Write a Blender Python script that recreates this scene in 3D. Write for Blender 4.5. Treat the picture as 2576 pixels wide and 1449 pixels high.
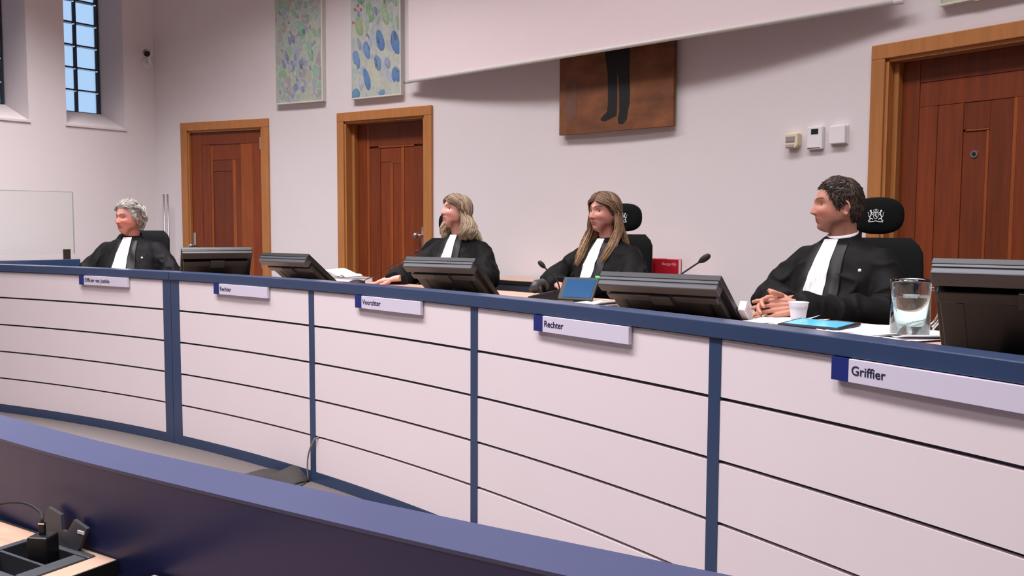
import bpy, math, random
import numpy as np
from mathutils import Vector, Matrix, noise as mnoise
from mathutils.bvhtree import BVHTree

random.seed(7)
rng = np.random.default_rng(7)
D = bpy.data
SC = bpy.context.scene
COL = SC.collection
for o in list(D.objects):
    D.objects.remove(o)
R_ = math.radians
PI = math.pi

# ------------------------------------------------------------------ camera
cam_d = D.cameras.new('camera')
cam = D.objects.new('camera', cam_d)
COL.objects.link(cam)
cam_d.sensor_width = 36.0
cam_d.lens = 2185.1 / 2576 * 36.0
cam_d.clip_start = 0.05
cam_d.clip_end = 200
cam.matrix_world = Matrix.Translation((0, 0, 1.3595)) @ Matrix.Rotation(PI / 2 - 0.0713, 4, 'X') @ Matrix.Rotation(0.0041, 4, 'Z')
SC.camera = cam

# ------------------------------------------------------------------ view, world, large lights
SC.view_settings.view_transform = 'Standard'
SC.view_settings.look = 'None'
SC.view_settings.gamma = 1.0
SC.view_settings.use_curve_mapping = False
SC.view_settings.exposure = 0.0

W = D.worlds.new('world')
SC.world = W
W.use_nodes = True
bgn = W.node_tree.nodes['Background']
bgn.inputs[0].default_value = (0.58, 0.75, 1.0, 1)      # overcast daylight outside the windows
bgn.inputs[1].default_value = 1.0

CX, CY = -7.9216, -3.3176      # centre of the curved bench and the curved wall
RB = 10.4249                   # bench front
RW = 12.885                    # wall
FZ = 0.22                      # height of the judges' platform
DZ = 0.99                      # judges' desk height
CEIL = 4.5


def pol(a, r, z=0.0):
    return Vector((CX + r * math.cos(R_(a)), CY + r * math.sin(R_(a)), z))


LIGHTS = [  # angle, radius, size x (tangent), size y, power, spread
    (66, 10.7, 1.0, 0.5, 50, 100),
    (59, 11.1, 1.2, 0.5, 60, 124),
    (51, 11.1, 1.4, 0.5, 24, 125),
    (43, 11.1, 1.4, 0.5, 30, 125),
    (35, 11.1, 1.4, 0.5, 30, 125),
    (27, 11.1, 1.4, 0.5, 26, 125),
    (61, 9.3, 1.4, 0.6, 30, 112),
    (50, 8.6, 1.4, 0.6, 80, 130),
    (38, 8.6, 1.4, 0.6, 76, 130),
    (25, 8.4, 1.4, 0.6, 58, 130),
    (58, 6.6, 1.4, 0.6, 44, 140),
    (40, 6.4, 1.4, 0.6, 48, 140),
]
for a, r, sx, sy, pw, sp in LIGHTS:
    ld = D.lights.new('ceiling_area_light', 'AREA')
    ld.shape = 'RECTANGLE'
    ld.size = sx
    ld.size_y = sy
    ld.energy = pw
    ld.spread = R_(sp)
    ld.color = (1.0, 0.955, 1.0)
    lo = D.objects.new('ceiling_area_light', ld)
    COL.objects.link(lo)
    lo.location = pol(a, r, CEIL - 0.09)
    lo.rotation_euler = (0, 0, R_(a - 90))

# ------------------------------------------------------------------ materials


def lin(c):
    out = []
    for v in c[:3]:
        v = v / 255.0
        out.append(v / 12.92 if v <= 0.04045 else ((v + 0.055) / 1.055) ** 2.4)
    return (out[0], out[1], out[2], 1.0)


MATS = {}


def mat(name, rgb, rough=0.5, var=0.06, scale=8.0, metal=0.0, bump=0.0, bscale=60.0, stretch=(1, 1, 1), spec=0.5,
        coat=0.0, sheen=0.0, rand=0.0, trans=0.0, ior=1.45, emit=None, estr=0.0, alpha=1.0, sss=0.0, vcol=None):
    """procedural principled material: colour with a noise variation, optional bump"""
    if name in MATS:
        return MATS[name]
    m = D.materials.new(name)
    m.use_nodes = True
    nt = m.node_tree
    N = nt.nodes
    L = nt.links
    b = N['Principled BSDF']
    b.inputs['Roughness'].default_value = rough
    b.inputs['Metallic'].default_value = metal
    b.inputs['Specular IOR Level'].default_value = spec
    b.inputs['IOR'].default_value = ior
    b.inputs['Transmission Weight'].default_value = trans
    b.inputs['Coat Weight'].default_value = coat
    b.inputs['Sheen Weight'].default_value = sheen
    b.inputs['Alpha'].default_value = alpha
    if sss:
        b.inputs['Subsurface Weight'].default_value = sss
        b.inputs['Subsurface Radius'].default_value = (0.012, 0.005, 0.003)
        b.inputs['Subsurface Scale'].default_value = 1.0
    tc = N.new('ShaderNodeTexCoord')
    mp = N.new('ShaderNodeMapping')
    mp.inputs['Scale'].default_value = stretch
    L.new(tc.outputs['Object'], mp.inputs['Vector'])
    if vcol:
        src = N.new('ShaderNodeAttribute')
        src.attribute_name = vcol
        csock = src.outputs['Color']
    else:
        src = N.new('ShaderNodeRGB')
        src.outputs[0].default_value = lin(rgb)
        csock = src.outputs[0]
    nz = N.new('ShaderNodeTexNoise')
    nz.inputs['Scale'].default_value = scale
    nz.inputs['Detail'].default_value = 4
    L.new(mp.outputs[0], nz.inputs['Vector'])
    mr = N.new('ShaderNodeMapRange')
    mr.inputs[1].default_value = 0.25
    mr.inputs[2].default_value = 0.75
    mr.inputs[3].default_value = 1 - var
    mr.inputs[4].default_value = 1 + var
    L.new(nz.outputs[0], mr.inputs[0])
    fac = mr.outputs[0]
    if rand:
        oi = N.new('ShaderNodeObjectInfo')
        m2 = N.new('ShaderNodeMapRange')
        m2.inputs[3].default_value = 1 - rand
        m2.inputs[4].default_value = 1 + rand
        L.new(oi.outputs['Random'], m2.inputs[0])
        mu = N.new('ShaderNodeMath')
        mu.operation = 'MULTIPLY'
        L.new(fac, mu.inputs[0])
        L.new(m2.outputs[0], mu.inputs[1])
        fac = mu.outputs[0]
    mx = N.new('ShaderNodeVectorMath')
    mx.operation = 'SCALE'
    L.new(csock, mx.inputs[0])
    L.new(fac, mx.inputs['Scale'])
    L.new(mx.outputs[0], b.inputs['Base Color'])
    if bump:
        bz = N.new('ShaderNodeTexNoise')
        bz.inputs['Scale'].default_value = bscale
        bz.inputs['Detail'].default_value = 3
        L.new(mp.outputs[0], bz.inputs['Vector'])
        bp = N.new('ShaderNodeBump')
        bp.inputs['Strength'].default_value = bump
        bp.inputs['Distance'].default_value = 0.01
        L.new(bz.outputs[0], bp.inputs['Height'])
        L.new(bp.outputs[0], b.inputs['Normal'])
    if emit:
        b.inputs['Emission Color'].default_value = lin(emit)
        b.inputs['Emission Strength'].default_value = estr
    MATS[name] = m
    return m


def wood(name, rgb, rough=0.45, rand=0.1, streak=(9, 9, 0.6), var=0.22):
    m = mat(name, rgb, rough=rough, var=var, scale=5.0, stretch=streak, rand=rand, bump=0.04, bscale=14)
    return m


M_wall = mat('plaster_wall', (224, 216, 216), rough=0.9, var=0.012, scale=2.0, bump=0.03, bscale=180, spec=0.2)
M_ceil = mat('ceiling_paint', (225, 218, 214), rough=0.95, var=0.02)
M_carpet = mat('grey_carpet', (116, 108, 106), rough=1.0, var=0.22, scale=140, bump=0.5, bscale=260, spec=0.1)
M_carpet2 = mat('platform_carpet', (120, 112, 112), rough=1.0, var=0.2, scale=140, bump=0.5, bscale=260, spec=0.1)
M_navy = mat('navy_lacquer', (50, 66, 96), rough=0.24, var=0.04, scale=5)
M_navy_fore = mat('navy_lacquer_gloss', (60, 66, 96), rough=0.36, var=0.05, scale=3, spec=0.25)
M_fore_panel = mat('navy_panel_darker', (34, 39, 78), rough=0.34, var=0.05, scale=3, spec=0.3)  # darker navy base than the bench's top rail
M_navy_dark = mat('navy_backing', (34, 38, 60), rough=0.6, var=0.04)
M_slat = mat('white_slat_panel', (232, 219, 221), rough=0.42, var=0.012, scale=3, rand=0.015)
M_plate = mat('nameplate_grey', (214, 206, 222), rough=0.4, var=0.01)
M_blue = mat('nameplate_blue', (28, 40, 112), rough=0.4, var=0.03)
M_text = mat('letter_navy', (32, 32, 66), rough=0.6, var=0.02)
M_frame = wood('oak_door_frame', (178, 118, 66), rand=0.05, var=0.12)
M_door = wood('red_brown_door_board', (118, 52, 20), rand=0.2)
M_door_l = wood('door_highlight_and_pale_board', (146, 74, 30), rand=0.06)  # paler wood: highlights painted as strips on bevelled edges, plus one pale board
M_steel = mat('brushed_steel', (190, 188, 190), rough=0.3, var=0.05, metal=1.0)
M_chrome = mat('chrome', (215, 215, 220), rough=0.12, var=0.02, metal=1.0)
M_black = mat('black_plastic', (19, 20, 23), rough=0.45, var=0.08, scale=20)
M_blackg = mat('dark_grey_plastic', (60, 62, 68), rough=0.42, var=0.06, scale=20)
M_greyp = mat('monitor_rear_grey', (48, 49, 53), rough=0.5, var=0.05, scale=12)
M_chair = mat('black_chair_fabric', (12, 14, 15), rough=0.92, var=0.15, scale=90, bump=0.3, bscale=400, spec=0.25)
M_white = mat('white_plastic', (232, 228, 228), rough=0.4, var=0.02)
M_cream = mat('cream_plastic', (222, 208, 176), rough=0.45, var=0.03)
M_paper = mat('white_paper', (242, 240, 240), rough=0.8, var=0.02)
M_red = mat('red_book_cover', (178, 26, 40), rough=0.4, var=0.06)
M_emblem = mat('white_embroidery', (222, 222, 224), rough=0.8, var=0.05)
M_robe = mat('black_robe_cloth', (11, 11, 12), rough=0.7, var=0.2, scale=14, bump=0.12, bscale=300, spec=0.2)
M_satin = mat('black_satin_facing', (13, 13, 14), rough=0.48, var=0.15, scale=10, spec=0.35)
M_bef = mat('white_pleated_cotton', (240, 236, 240), rough=0.8, var=0.015, sheen=0.1)
M_skin = mat('skin', (200, 150, 130), rough=0.5, var=0.04, scale=60, sss=0.04, vcol='tint', bump=0.03, bscale=500)
M_eye = mat('eye_surface', (235, 230, 225), rough=0.15, var=0.01, vcol='tint')
M_desk = wood('pale_maple_desk', (190, 156, 134), rough=0.35, rand=0.0, streak=(2.0, 12, 12), var=0.05)
M_rubber = mat('black_rubber', (20, 20, 21), rough=0.7, var=0.1)
M_mat = mat('dark_floor_mat', (62, 57, 56), rough=0.85, var=0.1, scale=60, bump=0.2, bscale=300)
M_cord = mat('grey_cord', (128, 124, 120), rough=0.5, var=0.05)
M_clearg = mat('clear_glass', (235, 245, 245), rough=0.02, var=0.0, trans=1.0, ior=1.45)
M_water = mat('water', (235, 245, 245), rough=0.0, var=0.0, trans=1.0, ior=1.33)
M_cup = mat('frosted_plastic_cup', (238, 236, 240), rough=0.4, var=0.01, trans=0.45, ior=1.3)
M_block = mat('glass_block', (225, 240, 250), rough=0.25, var=0.02, trans=1.0, ior=1.2)
M_mortar = mat('dark_mortar', (52, 54, 66), rough=0.8, var=0.1)
M_screen_b = mat('tablet_screen_blue', (20, 60, 95), rough=0.2, var=0.03, emit=(8, 66, 112), estr=0.55)
M_screen_c = mat('tablet_screen_cyan', (80, 160, 220), rough=0.2, var=0.03, emit=(60, 150, 226), estr=0.6)
M_mon_screen = mat('monitor_screen', (30, 50, 90), rough=0.2, var=0.03, emit=(60, 110, 190), estr=0.5)
M_roll = mat('projection_fabric', (236, 222, 222), rough=0.85, var=0.008, spec=0.2)
M_bar = mat('screen_weight_bar', (214, 212, 204), rough=0.35, var=0.02)
M_lampw = mat('lamp_diffuser', (250, 245, 245), rough=0.6, emit=(255, 235, 238), estr=2.0)

# ------------------------------------------------------------------ mesh helpers


class MB:
    def __init__(self):
        self.v = []
        self.f = []

    def add(self, vs, fs):
        n = len(self.v)
        self.v += [tuple(p) for p in vs]
        self.f += [tuple(i + n for i in f) for f in fs]
        return self

    def box(self, c, s, M=None):
        x, y, z = s[0] / 2, s[1] / 2, s[2] / 2
        vs = [Vector(p) for p in ((-x, -y, -z), (x, -y, -z), (x, y, -z), (-x, y, -z), (-x, -y, z), (x, -y, z), (x, y, z), (-x, y, z))]
        if M is not None:
            vs = [M @ p for p in vs]
        vs = [p + Vector(c) for p in vs]
        return self.add(vs, [(0, 3, 2, 1), (4, 5, 6, 7), (0, 1, 5, 4), (1, 2, 6, 5), (2, 3, 7, 6), (3, 0, 4, 7)])

    def bx(self, x0, x1, y0, y1, z0, z1):
        return self.box(((x0 + x1) / 2, (y0 + y1) / 2, (z0 + z1) / 2), (x1 - x0, y1 - y0, z1 - z0))

    def tube(self, pts, rad, n=10, cap=True, flat=1.0, up=None):
        pts = [Vector(p) for p in pts]
        k = len(pts)
        if not hasattr(rad, '__len__'):
            rad = [rad] * k
        vs = []
        prev = None
        for i in range(k):
            t = (pts[min(i + 1, k - 1)] - pts[max(i - 1, 0)])
            if t.length < 1e-9:
                t = Vector((0, 0, 1))
            t.normalize()
            if prev is None:
                a = Vector(up) if up else (Vector((0, 0, 1)) if abs(t.z) < 0.9 else Vector((1, 0, 0)))
            else:
                a = prev
            u = a - t * a.dot(t)
            if u.length < 1e-6:
                u = t.orthogonal()
            u.normalize()
            w = t.cross(u)
            prev = u
            for j in range(n):
                th = 2 * PI * j / n
                vs.append(pts[i] + (u * math.cos(th) * flat + w * math.sin(th)) * rad[i])
        fs = []
        for i in range(k - 1):
            for j in range(n):
                a = i * n + j
                b = i * n + (j + 1) % n
                fs.append((a, b, b + n, a + n))
        if cap:
            fs.append(tuple(range(n - 1, -1, -1)))
            fs.append(tuple((k - 1) * n + j for j in range(n)))
        return self.add(vs, fs)

    def lathe(self, prof, n=28, c=(0, 0, 0)):
        vs = []
        for r, z in prof:
            for j in range(n):
                th = 2 * PI * j / n
                vs.append((c[0] + r * math.cos(th), c[1] + r * math.sin(th), c[2] + z))
        fs = []
        k = len(prof)
        for i in range(k - 1):
            for j in range(n):
                a = i * n + j
                b = i * n + (j + 1) % n
                fs.append((a, b, b + n, a + n))
        fs.append(tuple(range(n - 1, -1, -1)))
        fs.append(tuple((k - 1) * n + j for j in range(n)))
        return self.add(vs, fs)

    def rings(self, rings, cap=True):
        n = len(rings[0])
        vs = [p for r in rings for p in r]
        fs = []
        for i in range(len(rings) - 1):
            for j in range(n):
                a = i * n + j
                b = i * n + (j + 1) % n
                fs.append((a, b, b + n, a + n))
        if cap:
            fs.append(tuple(range(n - 1, -1, -1)))
            fs.append(tuple((len(rings) - 1) * n + j for j in range(n)))
        return self.add(vs, fs)

    def sphere(self, c, r, nu=20, nv=12, M=None):
        """ellipsoid; r may be a triple"""
        if not hasattr(r, '__len__'):
            r = (r, r, r)
        vs = [Vector((0, 0, r[2]))]
        for i in range(1, nv):
            th = PI * i / nv
            for j in range(nu):
                ph = 2 * PI * j / nu
                vs.append(Vector((r[0] * math.sin(th) * math.cos(ph), r[1] * math.sin(th) * math.sin(ph), r[2] * math.cos(th))))
        vs.append(Vector((0, 0, -r[2])))
        fs = []
        for j in range(nu):
            fs.append((0, 1 + j, 1 + (j + 1) % nu))
        for i in range(nv - 2):
            for j in range(nu):
                a = 1 + i * nu + j
                b = 1 + i * nu + (j + 1) % nu
                fs.append((a, a + nu, b + nu, b))
        l = len(vs) - 1
        o = 1 + (nv - 2) * nu
        for j in range(nu):
            fs.append((o + j, l, o + (j + 1) % nu))
        if M is not None:
            vs = [M @ p for p in vs]
        return self.add([p + Vector(c) for p in vs], fs)

    def prism(self, poly, y0, y1):
        """polygon in x,z extruded along y"""
        n = len(poly)
        vs = [(p[0], y0, p[1]) for p in poly] + [(p[0], y1, p[1]) for p in poly]
        fs = [tuple(range(n)), tuple(range(2 * n - 1, n - 1, -1))]
        for i in range(n):
            j = (i + 1) % n
            fs.append((i, i + n, j + n, j))
        return self.add(vs, fs)

    def arc(self, a0, a1, r0, r1, z0, z1, n=None, off=(0, 0, 0)):
        """curved box about the room's centre, angles in degrees"""
        if n is None:
            n = max(1, int(abs(a1 - a0) / 0.7))
        rr = []
        for i in range(n + 1):
            a = a0 + (a1 - a0) * i / n
            q = []
            for r, z in ((r0, z0), (r1, z0), (r1, z1), (r0, z1)):
                p = pol(a, r, z)
                q.append((p.x - off[0], p.y - off[1], p.z - off[2]))
            rr.append(q)
        return self.rings(rr)

    def xf(self, M):
        self.v = [tuple(M @ Vector(p)) for p in self.v]
        return self


def mesh_of(name, mb):
    me = D.meshes.new(name)
    me.from_pydata(mb.v, [], mb.f)
    me.validate()
    me.update()
    return me


def fix_normals(me):
    import bmesh
    bm = bmesh.new()
    bm.from_mesh(me)
    bmesh.ops.recalc_face_normals(bm, faces=bm.faces[:])
    bm.to_mesh(me)
    bm.free()


def obj(name, mb, m, parent=None, smooth=False, bevel=0.0, seg=2, loc=None, rot=None, label=None):
    me = mb if isinstance(mb, bpy.types.Mesh) else mesh_of(name, mb)
    if not isinstance(mb, bpy.types.Mesh):
        fix_normals(me)
    if m is not None:
        me.materials.clear()
        me.materials.append(m)
    if smooth:
        me.polygons.foreach_set('use_smooth', [True] * len(me.polygons))
    o = D.objects.new(name, me)
    COL.objects.link(o)
    if parent is not None:
        o.parent = parent
    if loc is not None:
        o.location = loc
    if rot is not None:
        o.rotation_euler = rot
    if bevel:
        b = o.modifiers.new('bevel', 'BEVEL')
        b.width = bevel
        b.segments = seg
        b.limit_method = 'ANGLE'
        b.angle_limit = R_(40)
    if label:
        o['label'] = label
    return o


def tag(o, label=None, cat=None, group=None, kind=None):
    if label:
        o['label'] = label
    if cat:
        o['category'] = cat
    if group:
        o['group'] = group
    if kind:
        o['kind'] = kind
    return o


def thing(name, label=None, cat=None, loc=(0, 0, 0), rz=0.0, group=None, kind=None):
    o = D.objects.new(name, None)
    o.empty_display_size = 0.1
    COL.objects.link(o)
    o.location = loc
    o.rotation_euler = (0, 0, rz)
    return tag(o, label, cat, group, kind)


def wall_frame(a, r=RW, z=0.0):
    """location and z rotation at angle a: local x to the right seen from the room, local -y towards the room"""
    return pol(a, r, z), R_(a - 90)


def bez(p0, p1, p2, p3, n=16):
    out = []
    for i in range(n + 1):
        t = i / n
        s = 1 - t
        out.append(Vector(p0) * s ** 3 + Vector(p1) * 3 * s * s * t + Vector(p2) * 3 * s * t * t + Vector(p3) * t ** 3)
    return out


def text_mesh(s, size, depth=0.0006):
    cu = D.curves.new('lettering', 'FONT')
    cu.body = s
    cu.size = size
    cu.extrude = depth
    cu.offset = size * 0.005
    to = D.objects.new('lettering', cu)
    COL.objects.link(to)
    dg = bpy.context.evaluated_depsgraph_get()
    me = D.meshes.new_from_object(to.evaluated_get(dg))
    D.objects.remove(to)
    D.curves.remove(cu)
    me.name = 'lettering'
    return me

# ------------------------------------------------------------------ the room
LC = Vector((-3.594, 8.819, 0))                 # corner of curved wall and window wall
LANG = math.atan2(0.783, 0.622)
A_END = 6.0

DOORS = [(68.889, 64.105), (60.447, 55.727), (39.629, 34.909)]
D_TOP = 2.36
CASE = 0.08


def build_room():
    fl = obj('floor', MB().bx(-11, 7, -7, 11, -0.1, 0.0), M_carpet)
    tag(fl, 'grey speckled carpet floor in front of the bench', kind='structure')
    pf = obj('floor', MB().arc(12, 71, RB + 0.05, RW + 0.02, 0.0, FZ, n=70), M_carpet2)
    tag(pf, 'raised carpeted platform behind the curved bench', kind='structure')
    ce = obj('ceiling', MB().bx(-11, 7, -7, 11, CEIL, CEIL + 0.1), M_ceil)
    tag(ce, 'plain pale ceiling over the courtroom', kind='structure')
    # curved wall, open at the doors
    mb = MB()
    edges = []
    deg = math.degrees(CASE * 0.5 / RW)
    a = 70.5
    for aL, aR in DOORS:
        mb.arc(a, aL - deg, RW, RW + 0.22, 0, CEIL)
        mb.arc(aL - deg, aR + deg, RW, RW + 0.22, D_TOP - CASE * 0.5, CEIL)
        a = aR + deg
    mb.arc(a, A_END, RW, RW + 0.22, 0, CEIL)
    w = obj('wall_back', mb, M_wall)
    tag(w, 'pale plaster wall curving behind the judges', kind='structure')
    # window wall
    mb = MB()
    niches = [(-0.868, -0.31), (-1.758, -1.2), (-2.648, -2.09), (-3.538, -2.98)]
    z0, z1, dep, spl, zi = 2.287, 4.25, 0.36, 0.050, 2.450
    L = 8.0
    mb.bx(-L, 0.3, 0, 0.5, 0, z0)
    mb.bx(-L, 0.3, 0, 0.5, z1, CEIL)
    xs = [0.3] + [v for n in niches for v in (n[1], n[0])] + [-L]

    def plan(poly, za, zb):
        n = len(poly)
        vs = [(p[0], p[1], za) for p in poly] + [(p[0], p[1], zb) for p in poly]
        fs = [tuple(range(n - 1, -1, -1)), tuple(range(n, 2 * n))] + [(i, (i + 1) % n, (i + 1) % n + n, i + n) for i in range(n)]
        mb.add(vs, fs)
    for i in range(0, len(xs), 2):
        xr, xl = xs[i], xs[i + 1]
        r_in = xr if i == 0 else xr + 0.0
        a_ = (xl, 0)
        b_ = (xr, 0)
        ri = xr if i == 0 else xr + spl
        li = xl if i == len(xs) - 2 else xl - spl
        plan([a_, b_, (ri, dep), (ri, 0.5), (li, 0.5), (li, dep)], z0, z1)
    for x0, x1 in niches:   # sloped sills
        mb.add([(x0 - .01, 0, z0), (x1 + .01, 0, z0), (x1 + .01, 0.5, z0), (x0 - .01, 0.5, z0), (x0 - .01, dep, zi), (x1 + .01, dep, zi), (x1 + .01, 0.5, zi), (x0 - .01, 0.5, zi)],
               [(0, 1, 5, 4), (4, 5, 6, 7), (0, 4, 7, 3), (1, 2, 6, 5), (3, 7, 6, 2), (0, 3, 2, 1)])
    w = obj('wall_left', mb, M_wall, loc=LC, rot=(0, 0, LANG))
    tag(w, 'pale plaster wall with deep window niches', kind='structure')
    # thin sill edge boards
    for i, (x0, x1) in enumerate(niches[:2]):
        t = obj('trim_%d' % (i + 1), MB().bx(x0 - .012, x1 + .012, -0.014, 0.02, z0 - 0.02, z0 + 0.004), M_wall, loc=LC, rot=(0, 0, LANG), bevel=0.003)
        tag(t, 'thin sill edge below the %s window niche' % ('glass block' if i == 0 else 'leftmost'), kind='structure')
    # glass block windows
    P = 0.215
    blk = MB().box((0, 0, 0), (0.204, 0.08, 0.204))
    bme = mesh_of('glass_block', blk)
    fix_normals(bme)
    bme.materials.append(M_block)
    for i, (x0, x1) in enumerate(niches):
        xc = (x0 + x1) / 2
        ro = LC + Matrix.Rotation(LANG, 3, 'Z') @ Vector((xc, 0.40, zi))
        wn = thing('window_%d' % (i + 1), ['tall narrow glass block window in the niche beside the security camera', 'glass block window in the niche at the left edge',
                                          'glass block window further left along the window wall', 'glass block window furthest from the corner'][i], None, ro, LANG, kind='structure')
        g = MB()
        nr = 8
        for k in range(-1, 2):
            g.bx(k * P - 0.0065, k * P + 0.0065, -0.036, 0.045, -0.01, nr * P + 0.02)
        for k in range(nr + 1):
            g.bx(-P, P, -0.035, 0.044, k * P - 0.0065, k * P + 0.0065)
        obj('mortar_grid', g, M_mortar, wn)
        for k in range(nr):
            for s in (-1, 1):
                b = D.objects.new('glass_block', bme)
                COL.objects.link(b)
                b.parent = wn
                b.location = (s * P / 2, 0, (k + 0.5) * P)
                bv = b.modifiers.new('bevel', 'BEVEL')
                bv.width = 0.012
                bv.segments = 2
    # the rest of the room behind the camera
    e = pol(A_END, RW)
    wr = obj('wall_right', MB().bx(e.x, e.x + 0.2, -6.6, e.y + 0.2, 0, CEIL), M_wall)
    tag(wr, 'plain wall to the right, outside the view', kind='structure')
    wf = obj('wall_front', MB().bx(-10.5, e.x + 0.2, -6.6, -6.4, 0, CEIL), M_wall)
    tag(wf, 'plain wall behind the camera', kind='structure')
    q = LC + Matrix.Rotation(LANG, 3, 'Z') @ Vector((-8.0, 0, 0))
    ws = obj('wall_side', MB().bx(q.x - 0.2, q.x, -6.6, q.y + 0.4, 0, CEIL), M_wall)
    tag(ws, 'plain side wall, outside the view', kind='structure')


build_room()

# ------------------------------------------------------------------ doors
N1 = [  # x0,x1 (fractions of the leaf), z0,z1 (m below leaf top, None = to the bottom), recess, pale? (painted edge highlights)
    (0, .155, 0, None, 0, 0), (.155, 1, 0, -.12, 0, 0), (.155, .275, -.12, None, .006, 0), (.275, .305, -.125, None, .010, 1),
    (.305, .70, -.12, -.27, .014, 0), (.305, .58, -.27, -.38, .020, 0), (.58, .625, -.27, None, .016, 1), (.305, .58, -.38, None, .026, 0),
    (.625, .70, -.27, None, .012, 0), (.70, .86, -.12, None, .006, 1), (.86, 1, -.12, None, 0, 0)]
N2 = [
    (0, .13, 0, None, 0, 0), (.13, .17, 0, None, .004, 1), (.17, .94, 0, -.2, .008, 0), (.94, .985, 0, None, .004, 1), (.985, 1, 0, None, 0, 0),
    (.30, .80, -.2, -.215, .004, 1), (.17, .32, -.215, None, .012, 0), (.80, .94, -.215, None, .012, 0), (.32, .62, -.215, -.34, .018, 0),
    (.62, .66, -.215, None, .008, 1), (.66, .80, -.215, None, .016, 0), (.32, .46, -.34, None, .024, 0), (.46, .50, -.352, None, .012, 1),
    (.46, .62, -.34, -.352, .012, 1), (.50, .62, -.352, None, .020, 0)]
N3 = [
    (0, .12, 0, None, 0, 0), (.12, .245, -.25, None, .004, 0), (.12, 1, 0, -.12, .002, 0), (.12, 1, -.12, -.25, .007, 0), (.245, .414, -.25, None, .010, 0), (.414, .58, -.25, -.39, .014, 0),
    (.43, .58, -.39, -.40, .006, 1), (.414, .56, -.40, None, .018, 0), (.56, .58, -.40, None, .010, 1), (.58, .72, -.25, None, .012, 0), (.72, .745, -.25, None, .004, 1), (.745, 1, -.25, None, 0, 0)]


def door(i, aL, aR, spec, rec, lab):
    a = (aL + aR) / 2
    hw = RW * R_(aL - aR) / 2
    loc, rz = wall_frame(a)
    t = thing('door_%d' % i, lab, None, (loc.x, loc.y, FZ), rz, kind='structure')
    top = D_TOP - FZ
    iw = hw - CASE
    it = top - CASE
    for s in (-1, 1):
        x0, x1 = sorted((s * hw, s * iw))
        obj('frame_post', MB().bx(x0, x1, -0.035, 0.02, 0, it), M_frame, t, bevel=0.004)
        x0, x1 = sorted((s * iw, s * (iw - 0.018)))
        obj('jamb', MB().bx(s * iw - (0.018 if s > 0 else -0.0), s * iw + (0.0 if s > 0 else 0.018), -0.02, 0.2, 0, it), M_frame, t)
        if rec > 0.05:
            xs = s * (iw - 0.018)
            obj('stop_bead', MB().bx(min(xs, xs - s * 0.03), max(xs, xs - s * 0.03), rec - 0.045, 0.19, 0, it - 0.018), M_frame, t, bevel=0.003)
    obj('frame_head', MB().bx(-hw, hw, -0.036, 0.02, it, top), M_frame, t, bevel=0.004)
    obj('jamb_head', MB().bx(-iw, iw, -0.02, 0.2, it - 0.018, it), M_frame, t)
    ins = 0.018 + (0.03 if rec > 0.05 else 0.0)
    lx0 = -iw + ins
    lw = 2 * (iw - ins)
    lt = it - 0.02
    lf = obj('leaf_core', MB().bx(lx0, lx0 + lw, rec + 0.03, rec + 0.06, 0.004, lt), M_door, t)
    for (u0, u1, za, zb, rc, lt_) in spec:
        z1 = lt + za
        z0 = 0.006 if zb is None else lt + zb
        b = MB().bx(lx0 + u0 * lw + 0.0003, lx0 + u1 * lw - 0.0003, rec + rc * 0.55, rec + 0.032, z0 + 0.0003, z1 - 0.0003)
        obj('board', b, M_door_l if lt_ else M_door, t, bevel=0.0016, seg=1)  # narrow pale boards paint the highlights of bevelled edges
    if i == 1:
        for z in (1.86, 0.72):
            hg = MB().tube([(lx0 + lw + 0.004, rec - 0.014, z), (lx0 + lw + 0.004, rec - 0.014, z + 0.11)], 0.010, n=10)
            hg.bx(lx0 + lw - 0.03, lx0 + lw, rec - 0.004, rec + 0.002, z, z + 0.11)
            obj('hinge', hg, M_steel, t, smooth=False)
        lp = MB().bx(lx0 + 0.008, lx0 + 0.045, rec - 0.006, rec + 0.002, 0.83, 1.06)
        obj('lock_plate', lp, M_steel, t, bevel=0.002)
        kn = MB().tube([(lx0 + 0.028, rec - 0.006, 0.93), (lx0 + 0.028, rec - 0.05, 0.93)], 0.012, n=14)
        kn.sphere((lx0 + 0.028, rec - 0.06, 0.93), 0.024)
        obj('door_knob', kn, M_steel, t, smooth=True)
    if i == 2:
        kx = lx0 + lw - 0.06
        zk = 1.055
        obj('knob_plate', MB().bx(kx - 0.02, kx + 0.02, rec - 0.006, rec + 0.004, zk - 0.11, zk + 0.07), M_steel, t, bevel=0.002)
        kn = MB().tube([(kx, rec, zk), (kx, rec - 0.035, zk), (kx - 0.03, rec - 0.05, zk)], 0.010, n=12)
        kn.sphere((kx - 0.045, rec - 0.055, zk), 0.026)
        obj('door_knob', kn, M_steel, t, smooth=True)
    if i == 3:
        px = lx0 + 0.49 * lw
        pk = MB().tube([(px, rec + 0.018, 1.741 - FZ), (px, rec + 0.004, 1.741 - FZ)], [0.021, 0.019], n=20)
        obj('peephole_ring', pk, M_steel, t)
        pk = MB().tube([(px, rec + 0.005, 1.741 - FZ), (px, rec + 0.002, 1.741 - FZ)], 0.010, n=16)
        obj('peephole_lens', pk, M_black, t)


door(1, *DOORS[0], N1, 0.004, 'red-brown plank door with steel hinges beside the window wall corner')
door(2, *DOORS[1], N2, 0.10, 'red-brown plank door set deep in its frame below the two paintings')
door(3, *DOORS[2], N3, 0.075, 'red-brown plank door with a peephole behind the man at the right')

# ------------------------------------------------------------------ paintings, portrait, projection screen


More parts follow.
